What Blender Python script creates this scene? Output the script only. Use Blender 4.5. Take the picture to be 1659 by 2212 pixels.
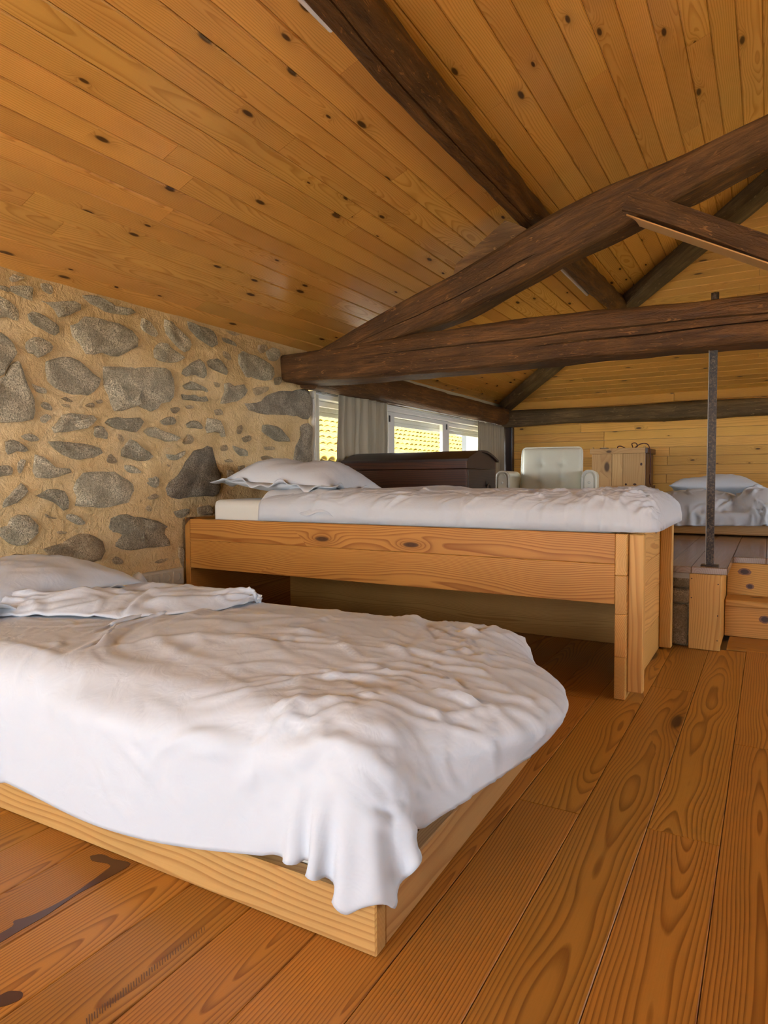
import bpy, bmesh, math, random
import numpy as np
from mathutils import Matrix, Vector

for o in list(bpy.data.objects):
    bpy.data.objects.remove(o)
scene = bpy.context.scene
COL = scene.collection
R = math.radians

# ------------------------------------------------------------------ camera
CAM_POS = np.array([0.0, 0.0, 0.8])
F_PX = 1421.2                       # focal length in pixels of the 1659 x 2212 frame
YAW, PITCH, ROLL = R(30.34), R(-2.86), R(-0.367)


def cam_axes():
    r = np.array([math.cos(YAW), math.sin(YAW), 0])
    f0 = np.array([-math.sin(YAW), math.cos(YAW), 0])
    u0 = np.array([0, 0, 1.0])
    f = f0 * math.cos(PITCH) + u0 * math.sin(PITCH)
    u = -f0 * math.sin(PITCH) + u0 * math.cos(PITCH)
    return np.array([r * math.cos(ROLL) + u * math.sin(ROLL), -r * math.sin(ROLL) + u * math.cos(ROLL), f])


CR = cam_axes()
cam = bpy.data.cameras.new('camera')
cam.sensor_fit = 'HORIZONTAL'
cam.sensor_width = 36.0
cam.lens = F_PX * 36.0 / 1659.0
cam.clip_start = 0.02
camo = bpy.data.objects.new('camera', cam)
COL.objects.link(camo)
camo.matrix_world = Matrix(((CR[0][0], CR[1][0], -CR[2][0], CAM_POS[0]), (CR[0][1], CR[1][1], -CR[2][1], CAM_POS[1]),
                            (CR[0][2], CR[1][2], -CR[2][2], CAM_POS[2]), (0, 0, 0, 1)))
scene.camera = camo

# ------------------------------------------------------------------ world, light, exposure
scene.view_settings.view_transform = 'Standard'
scene.view_settings.look = 'None'
scene.view_settings.gamma = 1.0
scene.view_settings.use_curve_mapping = False
scene.view_settings.exposure = 1.2
world = bpy.data.worlds.new('overcast_sky')
scene.world = world
world.use_nodes = True
wn = world.node_tree
wn.nodes.clear()
bg = wn.nodes.new('ShaderNodeBackground')
wo = wn.nodes.new('ShaderNodeOutputWorld')
bg.inputs['Color'].default_value = (0.87, 0.95, 1.05, 1)
bg.inputs['Strength'].default_value = 6.0
wn.links.new(bg.outputs[0], wo.inputs[0])
sun = bpy.data.lights.new('sun', 'SUN')
sun.energy = 30.0
sun.angle = R(1.0)
sun.color = (1.0, 0.96, 0.88)
suno = bpy.data.objects.new('sun', sun)
COL.objects.link(suno)
suno.rotation_euler = (R(16), R(-5), 0)             # high sun: lights the added terrace; eaves are lengthened to keep it out
scene.cycles.max_bounces = 4
scene.cycles.diffuse_bounces = 3
scene.cycles.glossy_bounces = 2
scene.cycles.transparent_max_bounces = 8
scene.cycles.use_adaptive_sampling = True
scene.cycles.adaptive_threshold = 0.16
scene.cycles.adaptive_min_samples = 16
scene.cycles.use_denoising = True
scene.cycles.sample_clamp_indirect = 8.0
scene.cycles.caustics_reflective = False
scene.cycles.caustics_refractive = False

# room measures (metres): X across the room, Y into the depth, Z up
WX, RX = -2.65, 3.25                # left and right eave walls
YN, YF = -2.4, 7.22                 # near gable (behind the camera) and far pine wall
EAVE, T20 = 1.655, math.tan(R(20))
RIDGE_X = (WX + RX) / 2
HALF = RIDGE_X - WX
RIDGE_Z = EAVE + HALF * T20
APEX_Y = YF - HALF
PZ, PY = 0.385, 3.34                # platform height and front edge
# openings: (plane, a0, a1, z0, z1)
DOOR = (-2.5, 0.05, 0.02, 1.72)    # glazed doors in the near gable (X range, Z range)
RWIN = (0.7, 6.9, 0.82, 1.42)      # window in the right wall (Y range, Z range)
LWIN = (3.60, 7.17, 0.74, 1.395)    # window strip in the left wall


def portal(name, loc, rot, sx, sy):
    l = bpy.data.lights.new(name, 'AREA')
    l.shape = 'RECTANGLE'
    l.size, l.size_y = sx, sy
    l.cycles.is_portal = True
    o = bpy.data.objects.new(name, l)
    COL.objects.link(o)
    o.location = loc
    o.rotation_euler = rot


portal('daylight_door', ((DOOR[0] + DOOR[1]) / 2, YN - 0.17, (DOOR[2] + DOOR[3]) / 2), (R(90), 0, 0), DOOR[1] - DOOR[0], DOOR[3] - DOOR[2])
portal('daylight_right', (RX + 0.22, (RWIN[0] + RWIN[1]) / 2, (RWIN[2] + RWIN[3]) / 2), (0, R(90), 0), RWIN[3] - RWIN[2], RWIN[1] - RWIN[0])
portal('daylight_left', (WX - 0.30, (LWIN[0] + LWIN[1]) / 2, (LWIN[2] + LWIN[3]) / 2), (0, R(-90), 0), LWIN[3] - LWIN[2], LWIN[1] - LWIN[0])


# ------------------------------------------------------------------ materials
class NT:
    def __init__(self, name):
        self.m = bpy.data.materials.new(name)
        self.m.use_nodes = True
        self.t = self.m.node_tree
        self.t.nodes.clear()

    def n(self, kind, **kw):
        nd = self.t.nodes.new('ShaderNode' + kind)
        for k, v in kw.items():
            setattr(nd, k, v)
        return nd

    def link(self, a, b):
        self.t.links.new(a, b)

    def put(self, sock, v):
        if hasattr(v, 'links'):
            self.link(v, sock)
        elif isinstance(v, (tuple, list)):
            sock.default_value = tuple(v) + ((1,) if len(sock.default_value) == 4 and len(v) == 3 else ())
        else:
            sock.default_value = v

    def math(self, op, a, b=0.0, c=0.0, clamp=False):
        nd = self.n('Math', operation=op, use_clamp=clamp)
        self.put(nd.inputs[0], a)
        self.put(nd.inputs[1], b)
        self.put(nd.inputs[2], c)
        return nd.outputs[0]

    def vec(self, x, y, z):
        nd = self.n('CombineXYZ')
        for i, v in enumerate((x, y, z)):
            self.put(nd.inputs[i], v)
        return nd.outputs[0]

    def noise(self, v, scale, detail=2.0, rough=0.5, dist=0.0):
        nd = self.n('TexNoise')
        self.put(nd.inputs['Vector'], v)
        nd.inputs['Scale'].default_value = scale
        nd.inputs['Detail'].default_value = detail
        nd.inputs['Roughness'].default_value = rough
        nd.inputs['Distortion'].default_value = dist
        return nd.outputs['Fac']

    def ramp(self, f, stops):
        nd = self.n('ValToRGB')
        e = nd.color_ramp.elements
        e[0].position, e[0].color = stops[0][0], tuple(stops[0][1]) + (1,)
        e[1].position, e[1].color = stops[-1][0], tuple(stops[-1][1]) + (1,)
        for p, c in stops[1:-1]:
            x = e.new(p)
            x.color = tuple(c) + (1,)
        self.put(nd.inputs[0], f)
        return nd.outputs[0]

    def mix(self, f, a, b, blend='MIX'):
        nd = self.n('Mix', data_type='RGBA', blend_type=blend)
        self.put(nd.inputs[0], f)
        self.put(nd.inputs[6], a)
        self.put(nd.inputs[7], b)
        return nd.outputs[2]

    def step(self, v, lo, hi):
        nd = self.n('MapRange', interpolation_type='SMOOTHSTEP')
        self.put(nd.inputs[0], v)
        nd.inputs[1].default_value, nd.inputs[2].default_value = lo, hi
        return nd.outputs[0]

    def out(self, color, rough=0.5, bump=None, bstr=0.3, bdist=0.01, spec=0.5, metal=0.0, coat=0.0, sheen=0.0, coat_rough=0.2):
        b = self.n('BsdfPrincipled')
        self.put(b.inputs['Base Color'], color)
        self.put(b.inputs['Roughness'], rough)
        b.inputs['Specular IOR Level'].default_value = spec
        b.inputs['Metallic'].default_value = metal
        b.inputs['Coat Weight'].default_value = coat
        b.inputs['Coat Roughness'].default_value = coat_rough
        b.inputs['Sheen Weight'].default_value = sheen
        if bump is not None:
            bn = self.n('Bump')
            bn.inputs['Strength'].default_value = bstr
            bn.inputs['Distance'].default_value = bdist
            self.put(bn.inputs['Height'], bump)
            self.link(bn.outputs[0], b.inputs['Normal'])
        o = self.n('OutputMaterial')
        self.link(b.outputs[0], o.inputs[0])
        return self.m


def wood(name, light, dark, rings=110.0, contrast=0.7, knot=(2.2, 9.0, 0.35, 0.12), rough=0.4, var=0.25, coat=0.0, spec=0.5, knotcol=(0.05, 0.02, 0.008), stain=0.15, wob=0.035, bstr=0.15):
    """Sawn softwood: the grain runs along local X, rings cut on a slant, knots pull the grain round them."""
    t = NT(name)
    tc = t.n('TexCoord')
    oi = t.n('ObjectInfo')
    rnd = oi.outputs['Random']
    sep = t.n('SeparateXYZ')
    t.link(tc.outputs['Object'], sep.inputs[0])
    x = t.math('ADD', sep.outputs[0], t.math('MULTIPLY', rnd, 37.0))
    r2 = t.math('FRACT', t.math('MULTIPLY', rnd, 91.7))
    r3 = t.math('FRACT', t.math('MULTIPLY', rnd, 413.3))
    y, z = sep.outputs[1], sep.outputs[2]
    vo = t.n('TexVoronoi', voronoi_dimensions='2D')
    vo.inputs['Scale'].default_value = 1.0
    vo.inputs['Randomness'].default_value = 0.9
    t.link(t.vec(t.math('MULTIPLY', x, knot[0]), t.math('MULTIPLY', t.math('ADD', t.math('ADD', y, z), r2), knot[1]), 0.0), vo.inputs['Vector'])
    d = vo.outputs['Distance']
    cs = t.n('SeparateColor')
    t.link(vo.outputs['Color'], cs.inputs[0])
    has = t.math('LESS_THAN', cs.outputs[0], knot[2])
    rad = t.math('MULTIPLY_ADD', cs.outputs[1], knot[3], knot[3] * 0.5)
    kn = t.math('MULTIPLY', has, t.math('SUBTRACT', 1.0, t.step(t.math('DIVIDE', d, rad), 0.55, 1.1)))
    halo = t.math('MULTIPLY', has, t.math('POWER', 2.718, t.math('MULTIPLY', t.math('POWER', t.math('DIVIDE', d, rad), 1.5), -0.45)))
    v1 = t.vec(t.math('MULTIPLY', x, 0.9), t.math('MULTIPLY', y, 3.0), t.math('MULTIPLY', z, 3.0))
    n1 = t.noise(v1, 1.0, 2.0, 0.5)
    n2 = t.noise(t.vec(t.math('MULTIPLY', x, 3.0), t.math('MULTIPLY', y, 22.0), r2), 1.0, 1.0)
    yc = t.math('ADD', y, t.math('MULTIPLY', t.math('SUBTRACT', r2, 0.5), 0.22))
    dep = t.math('ADD', t.math('ADD', z, t.math('MULTIPLY_ADD', r3, 0.07, 0.005)), t.math('MULTIPLY', t.math('SUBTRACT', n1, 0.5), wob * 4.5))
    rr = t.math('SQRT', t.math('ADD', t.math('MULTIPLY', yc, yc), t.math('MULTIPLY', dep, dep)))
    rr = t.math('ADD', rr, t.math('MULTIPLY', t.math('SUBTRACT', n2, 0.5), 0.008))
    rr = t.math('ADD', rr, t.math('MULTIPLY', halo, 0.03))
    fr = t.math('FRACT', t.math('MULTIPLY', rr, rings))
    ring = t.ramp(fr, [(0.0, (0, 0, 0)), (0.48, (0.10, 0.10, 0.10)), (0.80, (0.80, 0.80, 0.80)), (0.90, (1, 1, 1)), (0.96, (0.5, 0.5, 0.5)), (1.0, (0, 0, 0))])
    fib = t.noise(t.vec(t.math('MULTIPLY', x, 6.0), t.math('MULTIPLY', y, 420.0), t.math('MULTIPLY', z, 420.0)), 1.0, 2.0, 0.6)
    fac = t.math('MULTIPLY', ring, contrast)
    fac = t.math('ADD', fac, t.math('MULTIPLY', t.math('SUBTRACT', fib, 0.5), 0.35), clamp=True)
    col = t.mix(fac, light, dark)
    blotch = t.noise(t.vec(t.math('MULTIPLY', x, 1.7), t.math('MULTIPLY', y, 5.0), z), 1.0, 2.0, 0.6)
    col = t.mix(t.math('MULTIPLY', t.step(blotch, 0.45, 0.75), stain), col, tuple(c * 0.45 for c in dark))
    hs = t.n('HueSaturation')
    t.put(hs.inputs['Hue'], t.math('MULTIPLY_ADD', t.math('SUBTRACT', r3, 0.5), 0.008, 0.5))
    t.put(hs.inputs['Value'], t.math('MULTIPLY_ADD', t.math('SUBTRACT', rnd, 0.5), var * 2, 1.0))
    t.put(hs.inputs['Color'], col)
    col = t.mix(t.math('MULTIPLY', halo, 0.45), hs.outputs[0], tuple(c * 0.6 for c in dark))
    col = t.mix(t.math('MULTIPLY', kn, 0.88), col, knotcol)
    rg = t.math('MULTIPLY_ADD', fib, 0.12, rough - 0.06)
    return t.out(col, rg, None, spec=spec, coat=coat)


M = {}
M['ceil'] = wood('honey_pine_board', (0.77, 0.385, 0.09), (0.50, 0.195, 0.032), 150, 0.6, (4.0, 12.0, 0.20, 0.10), 0.23, 0.11)
M['ceil_hip'] = wood('pale_pine_board', (0.80, 0.44, 0.115), (0.54, 0.24, 0.046), 130, 0.55, (4.0, 12.0, 0.22, 0.09), 0.36, 0.12)
M['wallpine'] = wood('wall_pine_board', (0.80, 0.43, 0.10), (0.54, 0.235, 0.042), 120, 0.55, (4.0, 12.0, 0.24, 0.09), 0.45, 0.13, spec=0.2)
M['floor'] = wood('oiled_floor_board', (0.48, 0.21, 0.034), (0.22, 0.076, 0.010), 150, 0.85, (1.2, 5.0, 0.16, 0.08), 0.38, 0.14, wob=0.03, stain=0.12, spec=0.25)
M['bed'] = wood('bed_pine', (0.58, 0.25, 0.052), (0.30, 0.088, 0.012), 190, 0.85, (1.8, 6.0, 0.3, 0.09), 0.5, 0.06, wob=0.04, spec=0.25)
M['bedpale'] = wood('pale_bed_pine', (0.54, 0.295, 0.10), (0.34, 0.14, 0.033), 190, 0.75, (1.8, 6.0, 0.22, 0.08), 0.45, 0.08, wob=0.04)
M['step'] = wood('step_pine', (0.68, 0.34, 0.08), (0.42, 0.165, 0.028), 110, 0.7, (2.0, 4.0, 0.2, 0.08), 0.45, 0.06, spec=0.25)
M['bedpost'] = wood('bed_post_pine', (0.70, 0.375, 0.105), (0.45, 0.185, 0.036), 190, 0.75, (1.8, 6.0, 0.22, 0.08), 0.5, 0.06, wob=0.04, spec=0.25)
M['deck'] = wood('platform_board', (0.31, 0.18, 0.095), (0.18, 0.09, 0.042), 110, 0.6, (1.2, 5.0, 0.1, 0.08), 0.22, 0.12)
M['chest'] = wood('dark_walnut_stain', (0.085, 0.027, 0.009), (0.03, 0.009, 0.004), 70, 0.8, (1.4, 6.0, 0.3, 0.1), 0.38, 0.1)
M['chestdark'] = wood('near_black_stain', (0.035, 0.017, 0.012), (0.012, 0.006, 0.005), 70, 0.8, (1.4, 6.0, 0.3, 0.1), 0.4, 0.1)
M['crate'] = wood('raw_crate_pine', (0.58, 0.34, 0.13), (0.42, 0.2, 0.06), 60, 0.55, (2.6, 5.0, 0.5, 0.1), 0.6, 0.14)
M['strip'] = wood('planed_and_lit_strip', (0.66, 0.37, 0.12), (0.5, 0.24, 0.06), 130, 0.4, (2, 8, 0.1, 0.1), 0.5, 0.05)  # wood of the hip's edge strip; also paints light under the brace


def beam_mat(name, a, b, c, rough=0.65, bs=0.9):
    """Old hewn timber: long fibres, flaked light chips, dark checks."""
    t = NT(name)
    tc = t.n('TexCoord')
    sep = t.n('SeparateXYZ')
    t.link(tc.outputs['Object'], sep.inputs[0])
    x, y, z = sep.outputs
    n1 = t.noise(t.vec(t.math('MULTIPLY', x, 3.0), t.math('MULTIPLY', y, 34.0), t.math('MULTIPLY', z, 34.0)), 1.0, 5.0, 0.7, 0.5)
    n2 = t.noise(t.vec(t.math('MULTIPLY', x, 14.0), t.math('MULTIPLY', y, 60.0), t.math('MULTIPLY', z, 60.0)), 1.0, 3.0, 0.65, 1.0)
    n3 = t.noise(tc.outputs['Object'], 3.0, 2.0, 0.6)
    col = t.ramp(n1, [(0.30, c), (0.47, b), (0.66, a)])
    col = t.mix(t.math('MULTIPLY', t.step(n3, 0.42, 0.66), 0.6), col, tuple(q * 0.55 for q in b))
    chips = t.math('MULTIPLY', t.step(n2, 0.60, 0.70), t.step(n3, 0.40, 0.55))
    col = t.mix(t.math('MULTIPLY', chips, 0.65), col, tuple(min(1, q * 1.7) for q in a))
    return t.out(col, t.math('MULTIPLY_ADD', n1, 0.4, rough - 0.2), t.math('ADD', n1, t.math('MULTIPLY', n2, 0.6)), bs, 0.014, spec=0.3)


M['beam'] = beam_mat('old_dark_oak', (0.24, 0.11, 0.034), (0.125, 0.054, 0.017), (0.045, 0.018, 0.006), 0.62)
M['beamgrey'] = beam_mat('grey_weathered_beam', (0.22, 0.145, 0.07), (0.125, 0.08, 0.038), (0.055, 0.034, 0.017), 0.65, 0.5)
M['beamlight'] = beam_mat('light_sawn_beam', (0.27, 0.14, 0.05), (0.17, 0.082, 0.028), (0.09, 0.04, 0.014), 0.6, 0.4)


def stone_mat(name, base, dark, lightc, scale=1.0):
    t = NT(name)
    tc = t.n('TexCoord')
    oi = t.n('ObjectInfo')
    v = tc.outputs['Object']
    n1 = t.noise(v, 170 * scale, 3.0, 0.7)
    n2 = t.noise(v, 38 * scale, 4.0, 0.65)
    n3 = t.noise(v, 9 * scale, 3.0, 0.6, 0.5)
    col = t.ramp(n1, [(0.33, dark), (0.48, base), (0.64, lightc)])
    col = t.mix(t.math('MULTIPLY', t.step(n3, 0.42, 0.62), 0.55), col, tuple(c * 0.55 for c in base))
    col = t.mix(t.math('MULTIPLY', t.step(n2, 0.58, 0.74), 0.30), col, (0.44, 0.34, 0.21))
    hs = t.n('HueSaturation')
    t.put(hs.inputs['Value'], t.math('MULTIPLY_ADD', oi.outputs['Random'], 0.5, 0.75))
    t.put(hs.inputs['Color'], col)
    h = t.math('ADD', t.math('MULTIPLY', n1, 0.5), t.math('MULTIPLY', n2, 1.0))
    return t.out(hs.outputs[0], 0.85, h, 1.0, 0.018, spec=0.25)


M['granite'] = stone_mat('granite', (0.53, 0.45, 0.30), (0.21, 0.175, 0.12), (0.84, 0.73, 0.51))
M['granitedark'] = stone_mat('dark_granite', (0.32, 0.265, 0.19), (0.13, 0.105, 0.073), (0.54, 0.46, 0.33))
M['granitewarm'] = stone_mat('sandy_granite', (0.50, 0.37, 0.215), (0.27, 0.19, 0.11), (0.68, 0.53, 0.33))


def mortar_mat():
    t = NT('sand_lime_mortar')
    tc = t.n('TexCoord')
    v = tc.outputs['Object']
    n1 = t.noise(v, 5.0, 4.0, 0.6, 0.4)
    n2 = t.noise(v, 130.0, 3.0, 0.7)
    n3 = t.noise(v, 26.0, 3.0, 0.6, 0.8)
    col = t.ramp(n1, [(0.3, (0.62, 0.42, 0.19)), (0.5, (0.75, 0.53, 0.26)), (0.7, (0.82, 0.61, 0.33))])
    col = t.mix(t.math('MULTIPLY', t.step(n2, 0.5, 0.75), 0.25), col, (0.36, 0.23, 0.105))
    return t.out(col, 0.92, t.math('ADD', t.math('MULTIPLY', n2, 0.35), t.math('MULTIPLY', n3, 1.1)), 0.9, 0.018, spec=0.2)


M['mortar'] = mortar_mat()


def plain(name, col, rough=0.5, metal=0.0, spec=0.5, nscale=0, nstr=0.1, coat=0.0):
    t = NT(name)
    tc = t.n('TexCoord')
    n = t.noise(tc.outputs['Object'], nscale or 40.0, 3.0, 0.6)
    c = t.mix(t.math('MULTIPLY', n, 0.25), col, tuple(q * 0.8 for q in col))
    return t.out(c, rough, n if nscale else None, nstr, 0.002, spec, metal, coat)


def cloth_mat(name, col, scale=1.0, strength=0.22):
    t = NT(name)
    tc = t.n('TexCoord')
    v = tc.outputs['Object']
    h = t.noise(v, 16.0 * scale, 3.0, 0.5, 0.8)
    return t.out(col, 0.85, h, strength, 0.012, spec=0.2, sheen=0.1)


M['sheet'] = cloth_mat('white_cotton', (0.615, 0.655, 0.705))
M['sheetrose'] = cloth_mat('off_white_cotton', (0.605, 0.61, 0.62))
M['sheetcream'] = cloth_mat('cream_mattress_cover', (0.74, 0.70, 0.60), 0.6, 0.12)
M['mattgrey'] = plain('grey_mattress_edge', (0.16, 0.17, 0.17), 0.8)
M['leather'] = plain('cream_vinyl', (0.72, 0.69, 0.55), 0.33, 0, 0.5, 300, 0.05)
M['piping'] = plain('cream_vinyl_piping', (0.74, 0.72, 0.61), 0.3)
M['white'] = plain('white_aluminium', (0.76, 0.75, 0.72), 0.35)
M['shutter'] = plain('grey_shutter_slat', (0.58, 0.57, 0.55), 0.5)
M['beige'] = plain('beige_plastic', (0.60, 0.55, 0.43), 0.4)
M['beigein'] = plain('beige_socket_insert', (0.55, 0.5, 0.38), 0.45)
M['blackplastic'] = plain('black_plastic', (0.012, 0.012, 0.012), 0.4)
M['tube'] = plain('opal_lamp_cover', (0.80, 0.80, 0.80), 0.35)
M['lampbody'] = plain('grey_lamp_body', (0.36, 0.36, 0.36), 0.4, 0.2)
M['plaster'] = plain('cream_plaster', (0.6, 0.52, 0.40), 0.9, 0, 0.2, 30, 0.3)
M['terrace'] = plain('pale_bounce_terrace', (0.60, 0.585, 0.56), 0.8, 0, 0.3, 20, 0.2)  # added terrace, kept pale to bounce light indoors
M['render'] = plain('grey_render', (0.05, 0.053, 0.055), 0.9, 0, 0.2, 12, 0.3)
M['ground'] = plain('dry_grass', (0.20, 0.18, 0.09), 0.95, 0, 0.1, 5, 0.3)
M['redcable'] = plain('dark_red_cable', (0.07, 0.008, 0.008), 0.45)
M['chrome'] = plain('dull_steel_edge', (0.32, 0.29, 0.24), 0.5, 0.0)
M['iron'] = None
t = NT('rusty_iron')
tcn = t.n('TexCoord')
_n = t.noise(tcn.outputs['Object'], 120.0, 4.0, 0.7)
M['iron'] = t.out(t.ramp(_n, [(0.38, (0.018, 0.013, 0.010)), (0.52, (0.055, 0.035, 0.022)), (0.68, (0.15, 0.10, 0.06))]), 0.5, _n, 0.5, 0.003, metal=0.25)


def curtain_mat():
    t = NT('linen_curtain')
    tc = t.n('TexCoord')
    n = t.noise(tc.outputs['Object'], 500.0, 2.0)
    b = t.n('BsdfPrincipled')
    t.put(b.inputs['Base Color'], t.mix(n, (0.44, 0.385, 0.29), (0.38, 0.33, 0.25)))
    b.inputs['Roughness'].default_value = 0.9
    b.inputs['Specular IOR Level'].default_value = 0.1
    tr = t.n('BsdfTranslucent')
    tr.inputs['Color'].default_value = (0.40, 0.34, 0.24, 1)
    mx = t.n('MixShader')
    mx.inputs[0].default_value = 0.18
    t.link(b.outputs[0], mx.inputs[1])
    t.link(tr.outputs[0], mx.inputs[2])
    o = t.n('OutputMaterial')
    t.link(mx.outputs[0], o.inputs[0])
    return t.m


M['curtain'] = curtain_mat()


def glass_mat():
    t = NT('window_glass')
    g = t.n('BsdfGlossy')
    g.inputs['Roughness'].default_value = 0.02
    tr = t.n('BsdfTransparent')
    tr.inputs['Color'].default_value = (0.95, 0.97, 0.96, 1)
    lw = t.n('LayerWeight')
    fr = t.math('MULTIPLY_ADD', t.math('POWER', lw.outputs['Facing'], 5.0), 0.75, 0.04)
    g.inputs['Color'].default_value = (1, 1, 1, 1)
    mx = t.n('MixShader')
    t.link(fr, mx.inputs[0])
    t.link(tr.outputs[0], mx.inputs[1])
    t.link(g.outputs[0], mx.inputs[2])
    o = t.n('OutputMaterial')
    t.link(mx.outputs[0], o.inputs[0])
    return t.m


M['glass'] = glass_mat()


def tile_mat():
    t = NT('lichen_clay_tile')
    tc = t.n('TexCoord')
    oi = t.n('ObjectInfo')
    v = t.n('VectorMath', operation='ADD')
    t.link(tc.outputs['Object'], v.inputs[0])
    t.link(t.vec(t.math('MULTIPLY', oi.outputs['Random'], 50.0), 0, 0), v.inputs[1])
    n = t.noise(v.outputs[0], 7.0, 4.0, 0.65)
    col = t.ramp(n, [(0.3, (0.12, 0.06, 0.010)), (0.45, (0.145, 0.092, 0.011)), (0.7, (0.17, 0.118, 0.02))])
    return t.out(col, 0.9, n, 0.4, 0.02, spec=0.1)


M['tile'] = tile_mat()

# ------------------------------------------------------------------ object helpers
W = {}


def reg(o, mw, parent=None):
    W[o] = mw
    if parent is not None:
        o.parent = parent
        o.matrix_parent_inverse = W[parent].inverted()
    o.matrix_basis = mw
    COL.objects.link(o)
    return o


def tag(o, label=None, cat=None, group=None, kind=None):
    if label:
        o['label'] = label
    if cat:
        o['category'] = cat
    if group:
        o['group'] = group
    if kind:
        o['kind'] = kind
    return o


def empty(name, loc, rz=0.0):
    o = bpy.data.objects.new(name, None)
    o.empty_display_size = 0.1
    return reg(o, Matrix.Translation(Vector(loc)) @ Matrix.Rotation(rz, 4, 'Z'))


def mesh(name, verts, faces, mat, parent=None, mw=None, smooth=False, local=False, world=True, auto=None):
    """verts in the frame of mw; with local=True mw is relative to the parent."""
    me = bpy.data.meshes.new(name)
    me.from_pydata([tuple(map(float, v)) for v in verts], [], [tuple(map(int, f)) for f in faces])
    me.materials.append(mat)
    me.update()
    if smooth:
        me.polygons.foreach_set('use_smooth', [True] * len(me.polygons))
        if auto:
            bm = bmesh.new()
            bm.from_mesh(me)
            for e in bm.edges:
                if len(e.link_faces) == 2 and e.calc_face_angle(0) > R(auto):
                    e.smooth = False
            bm.to_mesh(me)
            bm.free()
    o = bpy.data.objects.new(name, me)
    m = mw if mw is not None else Matrix.Identity(4)
    if local and parent is not None:
        m = W[parent] @ m
    return reg(o, m, parent)


_boxcache = {}


def box_geo(sx, sy, sz, b):
    """chamfered box centred on the origin"""
    key = (round(sx, 4), round(sy, 4), round(sz, 4), round(b, 4))
    if key in _boxcache:
        return _boxcache[key]
    hx, hy, hz = sx / 2, sy / 2, sz / 2
    b = min(b, hx * .9, hy * .9, hz * .9)
    vs, idx = [], {}
    for i in (-1, 1):
        for j in (-1, 1):
            for k in (-1, 1):
                for ax in range(3):
                    p = [i * hx, j * hy, k * hz]
                    for q in range(3):
                        if q != ax:
                            p[q] -= (i, j, k)[q] * b
                    idx[(i, j, k, ax)] = len(vs)
                    vs.append(p)
    fs = []

    def add(l):
        c = np.mean([vs[q] for q in l], axis=0)
        n = np.cross(np.array(vs[l[1]]) - vs[l[0]], np.array(vs[l[2]]) - vs[l[0]])
        fs.append(l if np.dot(n, c) > 0 else l[::-1])
    for s in (-1, 1):
        add([idx[(s, a, c, 0)] for a, c in ((-1, -1), (1, -1), (1, 1), (-1, 1))])
        add([idx[(a, s, c, 1)] for a, c in ((-1, -1), (1, -1), (1, 1), (-1, 1))])
        add([idx[(a, c, s, 2)] for a, c in ((-1, -1), (1, -1), (1, 1), (-1, 1))])
    for a in (-1, 1):
        for c in (-1, 1):
            add([idx[(a, c, -1, 0)], idx[(a, c, 1, 0)], idx[(a, c, 1, 1)], idx[(a, c, -1, 1)]])
            add([idx[(a, -1, c, 0)], idx[(a, 1, c, 0)], idx[(a, 1, c, 2)], idx[(a, -1, c, 2)]])
            add([idx[(-1, a, c, 1)], idx[(1, a, c, 1)], idx[(1, a, c, 2)], idx[(-1, a, c, 2)]])
            for k in (-1, 1):
                add([idx[(a, c, k, 0)], idx[(a, c, k, 1)], idx[(a, c, k, 2)]])
    _boxcache[key] = (vs, fs)
    return vs, fs


_meshcache = {}


def obox(name, c, axes, size, mat, parent=None, bev=0.004, local=False):
    """box with local X along axes[0] (the grain); alike boxes share mesh data"""
    key = (tuple(round(s, 4) for s in size), round(bev, 4), mat.name)
    m = Matrix.Identity(4)
    for k in range(3):
        for r in range(3):
            m[r][k] = axes[k][r]
    m.translation = Vector(c)
    if key in _meshcache:
        o = bpy.data.objects.new(name, _meshcache[key])
        if local and parent is not None:
            m = W[parent] @ m
        return reg(o, m, parent)
    v, f = box_geo(*size, bev)
    o = mesh(name, v, f, mat, parent, m, local=local)
    o.data.polygons.foreach_set('use_smooth', [False] * len(o.data.polygons))
    _meshcache[key] = o.data
    return o


AX = {'x': ((1, 0, 0), (0, 1, 0), (0, 0, 1)), 'y': ((0, 1, 0), (-1, 0, 0), (0, 0, 1)), 'z': ((0, 0, 1), (0, 1, 0), (-1, 0, 0))}


def box(name, x0, x1, y0, y1, z0, z1, mat, parent=None, g='x', bev=0.004, local=False):
    s = (x1 - x0, y1 - y0, z1 - z0)
    size = {'x': s, 'y': (s[1], s[0], s[2]), 'z': (s[2], s[1], s[0])}[g]
    return obox(name, ((x0 + x1) / 2, (y0 + y1) / 2, (z0 + z1) / 2), AX[g], size, mat, parent, bev, local)


def waves(p, freq, seed, n=10):
    """smooth pseudo-noise, about -1..1, of an (N,3) array"""
    rs = np.random.RandomState(seed)
    out = np.zeros(len(p))
    for k in range(n):
        d = rs.normal(size=3)
        d /= np.linalg.norm(d)
        out += np.sin(p @ d * freq * rs.uniform(0.6, 1.7) + rs.uniform(0, 6.28))
    return out / math.sqrt(n)


def grid_faces(nu, nv, wrap_v=False):
    f = []
    for i in range(nu - 1):
        for j in range(nv if wrap_v else nv - 1):
            j2 = (j + 1) % nv
            f.append((i * nv + j, (i + 1) * nv + j, (i + 1) * nv + j2, i * nv + j2))
    return f


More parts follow.
